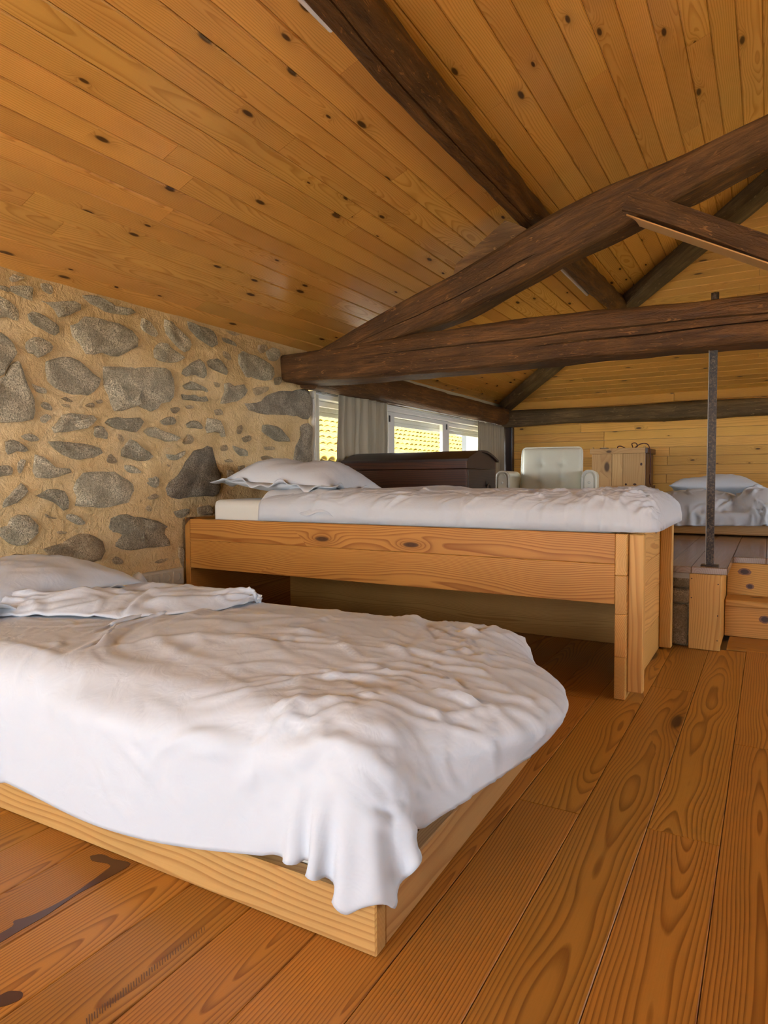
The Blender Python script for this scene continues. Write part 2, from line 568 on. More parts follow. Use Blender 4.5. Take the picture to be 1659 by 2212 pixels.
def tube(name, pts, r, mat, parent=None, sides=8, local=False, cap=True):
    pts = [np.array(p, float) for p in pts]
    vs = []
    up = np.array([0, 0, 1.0])
    for i, p in enumerate(pts):
        d = pts[min(i + 1, len(pts) - 1)] - pts[max(i - 1, 0)]
        d = d / (np.linalg.norm(d) + 1e-9)
        a = np.cross(d, up)
        if np.linalg.norm(a) < 0.1:
            a = np.cross(d, (1, 0, 0))
        a /= np.linalg.norm(a)
        b = np.cross(d, a)
        for k in range(sides):
            th = 2 * math.pi * k / sides
            vs.append(p + r * (math.cos(th) * a + math.sin(th) * b))
    fs = grid_faces(len(pts), sides, True)
    if cap:
        fs.append(tuple(range(sides)))
        fs.append(tuple(range(len(vs) - 1, len(vs) - sides - 1, -1)))
    return mesh(name, vs, fs, mat, parent, None, True, local)


def spline(pts, n=8):
    pts = np.array(pts, float)
    out = []
    for i in range(len(pts) - 1):
        p0, p1, p2, p3 = pts[max(i - 1, 0)], pts[i], pts[i + 1], pts[min(i + 2, len(pts) - 1)]
        for k in range(n):
            s = k / n
            out.append(0.5 * ((2 * p1) + (p2 - p0) * s + (2 * p0 - 5 * p1 + 4 * p2 - p3) * s * s + (3 * p1 - p0 - 3 * p2 + p3) * s ** 3))
    out.append(pts[-1])
    return out


def hewn(name, path, mat, seed=0, expo=5.0, rough=0.006, cracks=(), nl=60, side=None, parent=None, na=28):
    """Hand-hewn beam. path: (x, y, z, width, height) along the beam; width is horizontal, height upright.
    cracks: (angle, from, to, depth, wander) split lines cut into the surface."""
    path = np.array(path, float)
    P = np.array(spline(path, max(2, nl // (len(path) - 1))))
    A = P[0, :3]
    ex = P[-1, :3] - A
    ex /= np.linalg.norm(ex)
    ey = np.cross((0, 0, 1.0), ex) if side is None else np.array(side, float)
    ey = ey - ex * np.dot(ex, ey)
    ey /= np.linalg.norm(ey)
    ez = np.cross(ex, ey)
    m = Matrix.Identity(4)
    for r in range(3):
        m[r][0], m[r][1], m[r][2], m[r][3] = ex[r], ey[r], ez[r], A[r]
    ang = list(np.linspace(0, 2 * math.pi, na, endpoint=False))
    rs = np.random.RandomState(seed)
    vs = []
    L = np.linalg.norm(P[-1, :3] - A)
    extra = []
    for c in cracks:
        extra.append((c, rs.uniform(0, 6)))
    rows = []
    for q in P:
        l = q[:3] - A
        x, cy, cz = np.dot(l, ex), np.dot(l, ey), np.dot(l, ez)
        s = x / L
        al, dp = list(ang), [0.0] * na
        for (a0, f0, f1, dep, wan), ph in extra:
            aa = a0 + wan * (s - 0.5) + 0.03 * math.sin(s * 23 + ph) + 0.015 * math.sin(s * 71 + ph)
            k = 0.0 if not f0 < s < f1 else dep * math.sin(math.pi * (s - f0) / (f1 - f0)) ** 0.5
            w = 0.035
            al += [aa - w, aa, aa + w]
            dp += [0.0, k, 0.0]
        # keep a fixed topology: sort by the angles of a fixed order
        rows.append((x, cy, cz, q[3], q[4], al, dp))
    order = np.argsort(rows[len(rows) // 2][5])
    nv = len(order)
    for (x, cy, cz, w, h, al, dp) in rows:
        al = np.sort(np.array(al)[order])
        dd = np.array(dp)[order]
        for th, de in zip(al, dd):
            c, s_ = math.cos(th), math.sin(th)
            rr = (abs(c) ** expo + abs(s_) ** expo) ** (-1 / expo)
            k = 1 - de / (0.5 * min(w, h))
            vs.append((x, cy + rr * c * w / 2 * k, cz + rr * s_ * h / 2 * k))
    vs = np.array(vs)
    st = vs * np.array([0.22, 1, 1])
    nrm = vs.copy()
    nrm[:, 0] = 0
    ln = np.linalg.norm(nrm, axis=1, keepdims=True) + 1e-6
    dis = waves(st, 16, seed + 1) * rough + waves(st * np.array([2.0, 1, 1]), 55, seed + 2) * rough * 0.35
    ctr = np.repeat(np.array([[r[1], r[2]] for r in rows]), nv, axis=0)
    dirv = vs[:, 1:] - ctr
    dirv /= np.linalg.norm(dirv, axis=1, keepdims=True) + 1e-6
    vs[:, 1:] += dirv * dis[:, None]
    fs = [tuple(reversed(f)) for f in grid_faces(len(rows), nv, True)]
    fs.append(tuple(range(nv)))
    fs.append(tuple(range(len(vs) - 1, len(vs) - nv - 1, -1)))
    o = mesh(name, vs, fs, mat, parent, m, True, auto=50)
    bm = bmesh.new()
    bm.from_mesh(o.data)
    bmesh.ops.recalc_face_normals(bm, faces=bm.faces)
    bm.to_mesh(o.data)
    bm.free()
    return o


def pix_on_x(px, py, X):
    """point of the plane x = X behind a spot of the photograph (1659 x 2212 frame), used to survey the stones"""
    c = np.array([(px - 829.5) / F_PX, -(py - 1106) / F_PX, 1.0])
    d = CR.T @ c
    return CAM_POS + d * X / d[0]


def struct(o, label=None):
    return tag(o, label, None, None, 'structure')

# ------------------------------------------------------------------ floor
rng = random.Random(7)
FP = 0.1495
floor = struct(mesh('floor', [(WX - .3, YN - .2, -.03), (RX + .3, YN - .2, -.03), (RX + .3, YF + .3, -.03), (WX - .3, YF + .3, -.03),
                              (WX - .3, YN - .2, -.08), (RX + .3, YN - .2, -.08), (RX + .3, YF + .3, -.08), (WX - .3, YF + .3, -.08)],
                    [(0, 1, 2, 3), (7, 6, 5, 4), (0, 4, 5, 1), (1, 5, 6, 2), (2, 6, 7, 3), (3, 7, 4, 0)], M['plaster']), 'reddish brown wide plank floor')
FJ = {-1: [-0.9, 1.568], -2: [0.2, 2.664], -3: [-0.6, 1.553], -4: [0.35, 2.4], 0: [-0.4, 2.2]}
k0 = int(math.floor((WX + .076) / FP))
k1 = int(math.ceil((RX + .076) / FP))
for k in range(k0, k1):
    x0, x1 = max(-.076 + k * FP, WX - .02), min(-.076 + (k + 1) * FP, RX)
    if x1 - x0 < 0.02:
        continue
    yend = 3.42 if x0 > -.2 else PY + .05
    js = FJ.get(k) or [rng.uniform(-1.4, 0.6), rng.uniform(1.2, 2.6)]
    ys = [YN] + js + [yend]
    for a, b in zip(ys[:-1], ys[1:]):
        box('plank', x0 + .0006, x1 - .0006, a + .0006, b - .0006, -.026, rng.uniform(-.0006, .0004), M['floor'], floor, 'y', .0015)
for a, b in ((3.422, 3.56), (3.5615, 3.70)):
    box('plank', -.157, RX - .01, a, b, -.026, 0.001, M['floor'], floor, 'x', .0015)


def floor_px(zx, zy):
    px, py = zx * .5124, 1700 + zy * .5124
    c = np.array([(px - 829.5) / F_PX, -(py - 1106) / F_PX, 1.0])
    d = CR.T @ c
    return CAM_POS + d * (-CAM_POS[2] / d[2])


def floor_mark(name, pts, mat):
    q = [floor_px(*p) for p in pts]
    q = spline([(p[0], p[1], 0) for p in q + [q[0]]], 4)[:-1]
    n = len(q)
    return mesh(name, [(p[0], p[1], 0.0009) for p in q] + [(p[0], p[1], 0.0002) for p in q], [tuple(range(n))[::-1]] + [(i, (i + 1) % n, n + (i + 1) % n, n + i) for i in range(n)], mat, floor)


M['resin'] = plain('dark_resin_stain', (0.085, 0.026, 0.008), 0.3)
floor_mark('resin_streak', [(380, 292), (430, 285), (480, 305), (550, 325), (480, 372), (330, 452), (200, 540), (100, 598), (-60, 690), (-60, 655), (50, 590), (60, 565), (140, 540), (280, 470), (420, 372), (465, 330), (390, 312)], M['resin'])
floor_mark('knot', [(0, 880), (40, 862), (90, 865), (95, 885), (70, 905), (20, 925), (-30, 930), (-40, 900)], M['resin'])

sv, sf = [], []
for i in range(46):
    a = i / 45
    cx_, cy_ = 365 + 495 * a, 990 - 392 * a
    hh, ww = 22 * (1 - .45 * a) * (0.6 + .4 * math.sin(i * 1.9) ** 2), 2.6 * (1 - .4 * a)
    b_ = len(sv)
    for dx_, dy_ in ((-ww, -hh), (ww, -hh), (ww + 2, hh), (-ww + 2, hh)):
        p = floor_px(cx_ + dx_, cy_ + dy_)
        sv.append((p[0], p[1], .0008))
    sf.append((b_, b_ + 3, b_ + 2, b_ + 1))
M['scuff'] = plain('brown_scuff', (0.15, 0.062, 0.014), 0.45)
sc = mesh('scuff_marks', sv, sf, M['scuff'], floor)
sc['kind'] = 'stuff'

# ------------------------------------------------------------------ stone wall on the left
WY1 = 3.585
gy = np.linspace(YN - .05, WY1, 250)
gz = np.linspace(-.03, EAVE + .03, 70)
YY, ZZ = np.meshgrid(gy, gz, indexing='ij')
pw = np.stack([np.zeros(YY.size), YY.ravel(), ZZ.ravel()], 1)


def wall_x(p):
    return WX - 0.012 + waves(p, 5, 3) * 0.007 + waves(p, 19, 4) * 0.004


pw[:, 0] = wall_x(pw)
ed = np.clip((pw[:, 1] - (WY1 - .03)) / .03, 0, 1)
pw[:, 0] -= ed ** 2 * .03
n_, m_ = len(gy), len(gz)
vb = [(WX - .45, gy[0], gz[0]), (WX - .45, gy[-1], gz[0]), (WX - .45, gy[-1], gz[-1]), (WX - .45, gy[0], gz[-1])]
b0 = n_ * m_
wf = grid_faces(n_, m_)
wf += [(b0, b0 + 3, b0 + 2, b0 + 1), tuple([(n_ - 1) * m_ + j for j in range(m_)] + [b0 + 2, b0 + 1]), tuple([i * m_ + m_ - 1 for i in range(n_)] + [b0 + 2, b0 + 3])]
wall_left = struct(mesh('wall_left', list(pw) + vb, wf, M['mortar'], None, None, True), 'rubble stone wall with sandy mortar on the left')


def crop(ox, oy, s, L):
    return [[(ox + x * s, oy + y * s) for x, y in p] for p in L]


SA, SD, SE = .21097, .22303, .25316
stones = []
stones += crop(0, 560, SA, [
    [(0, 265), (60, 275), (105, 300), (100, 335), (40, 320), (0, 300)],
    [(105, 275), (180, 268), (325, 275), (345, 330), (340, 400), (350, 425), (280, 405), (190, 365), (110, 330)],
    [(90, 185), (160, 150), (205, 170), (270, 185), (200, 215), (140, 235), (100, 215)],
    [(430, 245), (510, 245), (555, 290), (550, 350), (490, 345), (440, 300)],
    [(425, 420), (480, 425), (600, 435), (720, 428), (810, 450), (850, 495), (845, 520), (780, 545), (700, 575), (625, 600), (590, 570), (550, 515), (480, 465)],
    [(-60, 360), (0, 375), (60, 400), (120, 440), (170, 490), (210, 550), (205, 635), (130, 610), (60, 590), (0, 600), (-60, 610)],
    [(290, 560), (340, 535), (420, 555), (520, 620), (600, 680), (628, 720), (600, 770), (540, 765), (440, 710), (360, 680), (300, 620)],
    [(860, 370), (960, 365), (1060, 400), (1120, 440), (1200, 490), (1290, 500), (1380, 520), (1400, 545), (1310, 575), (1220, 560), (1120, 550), (1000, 480), (900, 440)],
    [(740, 690), (830, 650), (890, 580), (1000, 600), (1070, 610), (1180, 645), (1290, 680), (1370, 730), (1415, 790), (1400, 860), (1400, 930), (1310, 935), (1270, 990), (1160, 985), (1040, 960), (930, 975), (870, 950), (840, 870), (780, 800), (735, 740)],
    [(1470, 600), (1530, 630), (1590, 690), (1630, 740), (1615, 790), (1560, 775), (1490, 735), (1455, 680)],
    [(275, 850), (330, 800), (420, 795), (490, 830), (550, 880), (530, 940), (470, 970), (400, 1010), (350, 970), (290, 960), (265, 900)],
    [(470, 1040), (560, 1020), (650, 1000), (700, 990), (800, 1040), (900, 1120), (1000, 1190), (1055, 1245), (1010, 1310), (950, 1400), (880, 1385), (750, 1390), (640, 1350), (500, 1250), (480, 1150)],
    [(-80, 720), (0, 735), (60, 760), (90, 830), (130, 870), (160, 940), (150, 1030), (95, 1080), (60, 1165), (0, 1205), (-80, 1190)],
    [(330, 1270), (400, 1300), (470, 1320), (490, 1370), (400, 1365), (360, 1330)]])
stones.append([(-30, 822), (0, 821), (13, 812), (21, 791), (34, 779), (51, 790), (53, 811), (61, 834), (74, 860), (76, 885), (72, 905), (45, 912), (0, 910), (-30, 905)])
stones.append([(226, 790), (253, 791), (280, 793), (300, 791), (321, 794), (362, 795), (372, 806), (376, 822), (377, 852), (372, 865), (355, 871), (347, 881), (330, 888), (312, 882), (291, 878), (264, 891), (249, 889), (245, 878), (236, 853), (228, 840), (227, 815)])
stones += crop(330, 620, SA, [
    [(140, 330), (190, 345), (250, 400), (330, 480), (400, 550), (410, 590), (380, 650), (330, 665), (260, 600), (200, 530), (145, 450), (130, 390)],
    [(360, 350), (420, 365), (500, 400), (600, 430), (640, 490), (660, 580), (640, 620), (560, 580), (470, 510), (400, 450), (370, 400)],
    [(20, 650), (60, 580), (130, 570), (200, 620), (290, 680), (330, 715), (250, 770), (150, 770), (60, 745), (25, 710)],
    [(720, 520), (780, 530), (850, 570), (880, 605), (820, 590), (740, 560)],
    [(720, 650), (780, 670), (810, 730), (790, 745), (730, 710)],
    [(560, 760), (600, 735), (690, 740), (740, 800), (780, 890), (740, 895), (660, 860), (600, 830), (565, 795)],
    [(400, 780), (460, 740), (510, 760), (550, 850), (555, 930), (500, 925), (420, 900), (340, 920), (300, 880), (330, 830)],
    [(890, 690), (950, 665), (1030, 700), (1120, 730), (1190, 780), (1240, 840), (1225, 930), (1180, 965), (1080, 950), (980, 935), (940, 880), (890, 780)],
    [(740, 990), (790, 975), (830, 1010), (900, 1000), (970, 1010), (980, 1090), (940, 1140), (840, 1175), (700, 1195), (720, 1130), (745, 1060)],
    [(1170, 660), (1230, 620), (1300, 640), (1310, 700), (1260, 760), (1190, 740)],
    [(1100, 590), (1160, 590), (1180, 630), (1130, 680), (1095, 640)],
    [(320, 1010), (400, 965), (480, 1000), (570, 1040), (590, 1090), (520, 1060), (420, 1055), (340, 1045)],
    [(310, 1100), (380, 1110), (440, 1100), (490, 1130), (560, 1120), (570, 1170), (480, 1170), (390, 1155), (320, 1150)],
    [(630, 970), (680, 980), (700, 1020), (650, 1025)],
    [(1020, 1040), (1100, 1020), (1200, 1030), (1150, 1080), (1060, 1110)],
    [(340, 1215), (400, 1210), (430, 1235), (370, 1245)],
    [(1250, 930), (1320, 920), (1315, 990), (1250, 1000)],
    [(770, 450), (840, 460), (890, 490), (830, 490)],
    [(640, 1260), (700, 1250), (730, 1300), (660, 1310)]])
stones += crop(0, 840, SA, [
    [(430, 160), (460, 130), (510, 150), (550, 215), (500, 215), (440, 190)],
    [(640, 95), (690, 85), (760, 130), (700, 130)],
    [(640, 160), (710, 155), (735, 190), (670, 180)],
    [(880, 170), (940, 140), (980, 160), (960, 190)],
    [(1000, 120), (1050, 110), (1060, 140), (1020, 150)],
    [(420, 290), (480, 255), (540, 290), (500, 330), (460, 350), (420, 330)],
    [(640, 270), (700, 250), (860, 260), (1000, 275), (1020, 300), (960, 360), (900, 400), (780, 430), (640, 450), (510, 435), (540, 400), (600, 340), (630, 310)],
    [(1090, 350), (1160, 290), (1280, 300), (1370, 295), (1480, 300), (1470, 350), (1430, 430), (1370, 440), (1280, 420), (1180, 410)],
    [(980, 390), (1040, 380), (1090, 420), (1130, 470), (1140, 520), (1060, 510), (980, 490), (970, 440)],
    [(1210, 460), (1250, 470), (1280, 520), (1250, 540), (1210, 500)],
    [(1340, 515), (1400, 530), (1450, 600), (1550, 650), (1580, 700), (1540, 735), (1440, 745), (1330, 715), (1250, 680), (1250, 640), (1290, 580)],
    [(220, 480), (290, 455), (360, 470), (415, 510), (390, 535), (310, 535), (250, 510)],
    [(65, 540), (130, 520), (210, 550), (300, 610), (280, 650), (200, 640), (130, 660), (70, 665)],
    [(500, 540), (600, 530), (700, 545), (850, 555), (960, 580), (1060, 620), (1080, 650), (1000, 700), (900, 715), (820, 730), (720, 710), (620, 660), (560, 610)],
    [(1110, 680), (1150, 665), (1210, 750), (1140, 760), (1095, 740)],
    [(190, 760), (230, 720), (270, 730), (260, 790), (230, 860), (200, 860), (190, 810)],
    [(370, 670), (430, 675), (480, 720), (540, 790), (600, 810), (700, 810), (755, 840), (700, 870), (600, 910), (480, 915), (370, 920), (340, 870), (350, 780)],
    [(-40, 800), (0, 790), (90, 780), (145, 820), (130, 880), (60, 890), (0, 900), (-40, 890)],
    [(1290, 780), (1370, 790), (1460, 850), (1430, 865), (1340, 860), (1290, 820)],
    [(850, 860), (960, 840), (1060, 835), (1150, 830), (1200, 860), (1260, 910), (1340, 940), (1400, 990), (1440, 1050), (1430, 1110), (1380, 1170), (1280, 1180), (1150, 1210), (1020, 1225), (900, 1210), (780, 1200), (790, 1110), (760, 1040), (750, 980), (800, 920)],
    [(220, 960), (290, 1030), (250, 1100), (180, 1170), (60, 1210), (20, 1230), (50, 1140), (140, 1050)],
    [(370, 1100), (470, 1040), (550, 1020), (640, 1030), (690, 1070), (710, 1150), (715, 1210), (690, 1250), (640, 1240), (600, 1190), (540, 1150), (470, 1130)],
    [(470, 1280), (530, 1310), (600, 1325), (540, 1330), (480, 1310)],
    [(690, 1290), (750, 1280), (840, 1330), (890, 1380), (800, 1390), (690, 1330)],
    [(1490, 1220), (1540, 1190), (1570, 1240), (1530, 1265)],
    [(1500, 900), (1600, 890), (1640, 940), (1620, 1010), (1550, 1000), (1490, 960)],
    [(1510, 1120), (1600, 1070), (1640, 1110), (1560, 1135)]])
stones.append([(314, 933), (321, 924), (338, 923), (348, 927), (370, 936), (390, 945), (386, 951), (363, 954), (344, 947), (325, 943)])
stones += crop(330, 860, SD, [
    [(180, 100), (240, 85), (275, 105), (230, 150), (190, 130)],
    [(80, 220), (160, 180), (220, 190), (240, 240), (170, 260), (100, 250)],
    [(340, 250), (390, 220), (440, 220), (480, 260), (490, 300), (430, 290), (350, 280)],
    [(540, 190), (600, 200), (660, 220), (690, 290), (710, 370), (680, 380), (650, 330), (580, 330), (530, 340), (520, 270)],
    [(330, 390), (360, 350), (410, 400), (380, 440), (310, 440)],
    [(830, 280), (870, 260), (880, 310), (850, 350), (820, 330)],
    [(870, 390), (940, 360), (960, 400), (900, 430)],
    [(1070, 260), (1160, 260), (1240, 300), (1300, 380), (1330, 410), (1240, 420), (1120, 380), (1060, 320)],
    [(130, 540), (220, 550), (290, 520), (330, 510), (310, 560), (230, 600), (150, 590)],
    [(30, 640), (120, 630), (180, 650), (130, 700), (40, 710)],
    [(670, 470), (720, 450), (735, 500), (680, 510)],
    [(780, 460), (850, 480), (920, 510), (930, 560), (860, 560), (800, 510)],
    [(1050, 570), (1110, 555), (1200, 590), (1180, 610), (1070, 600)],
    [(700, 600), (760, 590), (790, 620), (720, 620)],
    [(730, 700), (770, 695), (800, 740), (740, 765)],
    [(1080, 470), (1180, 470), (1190, 500), (1090, 500)],
    [(200, 1100), (280, 1080), (360, 1070), (350, 1120), (270, 1170), (210, 1140)],
    [(440, 1060), (560, 1040), (580, 1120), (450, 1130)],
    [(940, 650), (1010, 640), (1020, 680), (960, 690)],
    [(840, 660), (900, 650), (890, 700), (850, 700)]])
stones += crop(0, 1060, SE, [
    [(100, 230), (150, 205), (240, 215), (285, 250), (350, 310), (310, 380), (240, 440), (200, 470), (120, 465), (40, 420), (0, 370), (-40, 350), (0, 320), (60, 310)],
    [(950, 230), (1020, 195), (1120, 200), (1170, 230), (1290, 240), (1380, 270), (1490, 295), (1410, 330), (1450, 390), (1475, 460), (1400, 480), (1260, 490), (1150, 510), (1060, 500), (990, 480), (960, 400), (930, 320)],
    [(960, 590), (1000, 560), (1060, 600), (1050, 625), (990, 630)],
    [(1320, 610), (1380, 580), (1450, 570), (1430, 600), (1360, 620)],
    [(870, 700), (960, 690), (1060, 720), (1080, 750), (960, 745), (900, 730)],
    [(80, 580), (130, 540), (210, 545), (240, 590), (120, 595)],
    [(1530, 480), (1570, 500), (1575, 690), (1555, 640), (1530, 560)],
    [(480, 350), (530, 340), (590, 360), (520, 375)]])
dark_stones = crop(330, 620, SA, [[(940, 1200), (1050, 1180), (1130, 1160), (1200, 1090), (1330, 1070), (1480, 1060), (1625, 1065), (1625, 1330), (1480, 1330), (1380, 1310), (1200, 1310), (1080, 1290), (960, 1250)]])
dark_stones += crop(330, 860, SD, [
    [(500, 480), (570, 460), (600, 500), (620, 560), (630, 650), (660, 720), (670, 800), (650, 900), (600, 940), (470, 950), (330, 970), (250, 990), (180, 960), (140, 880), (160, 820), (240, 760), (300, 680), (340, 590), (400, 520)],
    [(1430, 280), (1535, 270), (1540, 740), (1360, 740), (1360, 600), (1390, 450), (1430, 370)]])
warm_stones = crop(0, 1060, SE, [[(370, 490), (460, 470), (540, 440), (600, 400), (680, 365), (780, 370), (850, 410), (900, 480), (890, 560), (860, 600), (760, 605), (650, 600), (560, 590), (480, 585), (400, 540)]])


def make_stone(poly, mat, seed, parent, to3, hmax):
    rs = np.random.RandomState(seed)
    P = np.array([to3(*p) for p in poly])            # (N,2) wall coordinates
    c = P.mean(0)
    size = math.sqrt(max(1e-6, np.ptp(P[:, 0]) * np.ptp(P[:, 1])))
    n = int(np.clip(size / 0.012, 14, 44))
    Q = np.array(spline(list(map(tuple, P)) + [tuple(P[0])], 5))[:-1]
    seg = np.linalg.norm(np.diff(np.vstack([Q, Q[:1]]), axis=0), axis=1)
    cum = np.concatenate([[0], np.cumsum(seg)])
    QQ = np.vstack([Q, Q[:1]])
    tt = np.linspace(0, cum[-1], n, endpoint=False)
    O = np.stack([np.interp(tt, cum, QQ[:, 0]), np.interp(tt, cum, QQ[:, 1])], 1)
    O += rs.normal(size=O.shape) * size * 0.010
    h = hmax * np.clip(size / 0.14, 0.35, 1.0)
    rings = [(1.03, -0.022), (1.0, 0.25 * h), (0.95, 0.62 * h), (0.84, 0.86 * h), (0.62, 1.0 * h), (0.34, 1.0 * h)]
    vs = []
    for s, d in rings:
        for p in O:
            q = c + (p - c) * s
            vs.append((d, q[0] - c[0], q[1] - c[1]))
    vs.append((h, 0, 0))
    vs = np.array(vs)
    top = np.arange(len(vs)) >= n
    a, b = rs.uniform(-.35, .35, 2)
    vs[top, 0] += (a * vs[top, 1] + b * vs[top, 2]) * 0.12
    dis = waves(vs * 1.0, 45, seed) * 0.0052 + waves(vs, 140, seed + 5) * 0.0024
    vs[top, 0] += dis[top] * np.clip(size / 0.12, 0.4, 1.3)
    fs = []
    for r in range(len(rings) - 1):
        for i in range(n):
            j = (i + 1) % n
            fs.append((r * n + i, r * n + j, (r + 1) * n + j, (r + 1) * n + i))
    l = (len(rings) - 1) * n
    for i in range(n):
        fs.append((l + i, l + (i + 1) % n, len(vs) - 1))
    x = WX - 0.008
    o = mesh('stone', vs, fs, mat, parent, Matrix.Translation((x, c[0], c[1])), True, auto=24)
    bm = bmesh.new()
    bm.from_mesh(o.data)
    bmesh.ops.recalc_face_normals(bm, faces=bm.faces)
    if sum(f.normal.x for f in bm.faces) < 0:
        bmesh.ops.reverse_faces(bm, faces=bm.faces)
    bm.to_mesh(o.data)
    bm.free()
    return o


def to_wall(px, py):
    p = pix_on_x(px, py, WX)
    return p[1], p[2]


sd = 100
for L, mt in ((stones, 'granite'), (dark_stones, 'granitedark'), (warm_stones, 'granitewarm')):
    for p in L:
        sd += 1
        make_stone(p, M['granitewarm'] if (mt == 'granite' and len(p) < 6) else M[mt], sd, wall_left, to_wall, 0.018)
# stones of the same wall nearer than the picture's left edge
rs = np.random.RandomState(5)
for iy in range(10):
    for iz in range(6):
        cy, cz = YN + .2 + iy * .39 + rs.uniform(-.06, .06), .15 + iz * .27 + rs.uniform(-.05, .05)
        if cy > 1.28:
            continue
        rx_, rz_ = rs.uniform(.08, .17), rs.uniform(.06, .11)
        th0 = rs.uniform(0, 6)
        poly = [(cy + rx_ * rs.uniform(.8, 1.1) * math.cos(a), cz + rz_ * rs.uniform(.8, 1.1) * math.sin(a)) for a in np.linspace(0, 6.28, 10, endpoint=False)]
        sd += 1
        make_stone(poly, M['granite'], sd, wall_left, lambda a, b: (a, b), 0.018)

# the same wall below and above the window strip
struct(box('wall_left_sill', WX - .45, WX - .004, LWIN[0] - .012, YF + .1, -.03, LWIN[2], M['plaster'], None, 'y', .01), 'plain wall strip below the window')
struct(box('wall_left_head', WX - .45, WX - .03, LWIN[0] - .012, YF + .1, LWIN[3] + .02, EAVE + .05, M['plaster'], None, 'y', .01), 'plain wall strip above the window')
# ------------------------------------------------------------------ far wall, right wall, near gable
wall_back = struct(box('wall_back', WX - .45, RX + .3, YF + .017, YF + .25, -.03, EAVE + .1, M['plaster'], None, 'x', .004), 'far wall clad in horizontal pine boards')
BP = 0.091
z = 1.378 - BP * 11
k = 0
while z < EAVE:
    js = [WX + .02] + sorted([rng.uniform(-2.0, -.6), rng.uniform(.4, 2.2)]) + [RX]
    if abs(z - (1.378 - BP * 3)) < .01 or k == 9:
        js[1] = -1.52
    for a, b in zip(js[:-1], js[1:]):
        box('plank', a + .0008, b - .0008, YF, YF + .015, z + .0008, z + BP - .0008, M['wallpine'], wall_back, 'x', .0035)
    z += BP
    k += 1
rwall = struct(box('wall_right', RX + .01, RX + .26, YN - .2, RWIN[0], -.03, EAVE + .12, M['plaster'], None, 'y', .01), 'plain right wall outside the picture')
struct(box('wall_right_far', RX + .01, RX + .26, RWIN[1], YF + .2, -.03, EAVE + .12, M['plaster'], None, 'y', .01), 'plain right wall beyond its window')
struct(box('wall_right_sill', RX + .01, RX + .26, RWIN[0], RWIN[1], -.03, RWIN[2], M['plaster'], None, 'y', .01), 'right wall below its window')
struct(box('wall_right_head', RX + .01, RX + .26, RWIN[0], RWIN[1], RWIN[3], EAVE + .12, M['plaster'], None, 'y', .01), 'right wall above its window')


def prism_y(name, prof, y0, y1, mat, label):
    n = len(prof)
    v = [(p[0], y0, p[1]) for p in prof] + [(p[0], y1, p[1]) for p in prof]
    f = [tuple(range(n)), tuple(range(2 * n - 1, n - 1, -1))] + [(i, n + i, n + (i + 1) % n, (i + 1) % n) for i in range(n)]
    return struct(mesh(name, v, f, mat), label)


def roof_z(x):
    return EAVE + (HALF - abs(x - RIDGE_X)) * T20 + .05


prism_y('wall_rear', [(WX - .4, -.03), (DOOR[0], -.03), (DOOR[0], roof_z(DOOR[0])), (WX - .4, roof_z(WX - .4))], YN - .2, YN, M['plaster'], 'near gable wall left of the doors')
prism_y('wall_rear_right', [(DOOR[1], -.03), (RX + .3, -.03), (RX + .3, roof_z(RX + .3)), (DOOR[1], roof_z(DOOR[1]))], YN - .2, YN, M['plaster'], 'near gable wall right of the doors')
prism_y('wall_rear_top', [(DOOR[0], DOOR[3]), (DOOR[1], DOOR[3]), (DOOR[1], roof_z(DOOR[1])), (RIDGE_X, roof_z(RIDGE_X)), (DOOR[0], roof_z(DOOR[0]))], YN - .2, YN, M['plaster'], 'near gable wall above the doors')


# ------------------------------------------------------------------ ceiling
def plank_mesh(name, c, ex, ey, ez, a0, a1, k0_, k1_, w, mat, parent, t=.015, b=.0045):
    """board whose ends run at x = a + k*y (mitred at the hips)"""
    hw = w / 2
    sec = [(-hw, -t), (hw, -t), (hw, -b), (hw - b, 0), (-hw + b, 0), (-hw, -b)]
    vs = [(a0 + k0_ * y, y, z) for y, z in sec] + [(a1 + k1_ * y, y, z) for y, z in sec]
    fs = [(5, 4, 3, 2, 1, 0), (6, 7, 8, 9, 10, 11)] + [(i, (i + 1) % 6, 6 + (i + 1) % 6, 6 + i) for i in range(6)]
    m = Matrix.Identity(4)
    for r in range(3):
        m[r][0], m[r][1], m[r][2], m[r][3] = ex[r], ey[r], ez[r], c[r]
    return mesh(name, vs, fs, mat, parent, m)


C20, S20 = math.cos(R(20)), math.sin(R(20))
CP = 0.0926


def slab(name, quad, n, mat, label):
    q = [np.array(p, float) for p in quad]
    up = -np.array(n) * .022
    v = [p + up for p in q] + [p + up * 3 for p in q]
    k = len(q)
    f = [tuple(range(k)), tuple(range(2 * k - 1, k - 1, -1))] + [(i, k + i, k + (i + 1) % k, (i + 1) % k) for i in range(k)]
    return struct(mesh(name, v, f, mat), label)


x0e, x1e = WX - .45, RX + .45
ze = EAVE - .45 * T20
M['backing'] = plain('dark_roof_felt', (0.03, 0.02, 0.015), 0.9)
ceil_l = slab('ceiling', [(x0e, YN - .95, ze), (x0e, YF + .45, ze), (RIDGE_X, APEX_Y, RIDGE_Z), (RIDGE_X, YN - .95, RIDGE_Z)], (S20, 0, -C20), M['backing'], 'sloping ceiling of honey pine boards over the stone wall')
ceil_h = slab('ceiling_hip', [(x0e, YF + .45, ze), (x1e, YF + .45, ze), (RIDGE_X, APEX_Y, RIDGE_Z)], (0, -S20, -C20), M['backing'], 'sloping hip end ceiling of pine boards over the far wall')
ceil_r = slab('ceiling_right', [(x1e, YN - .95, ze), (RIDGE_X, YN - .95, RIDGE_Z), (RIDGE_X, APEX_Y, RIDGE_Z), (x1e, YF + .45, ze)], (-S20, 0, -C20), M['backing'], 'sloping ceiling of pine boards on the right')
ro = .085
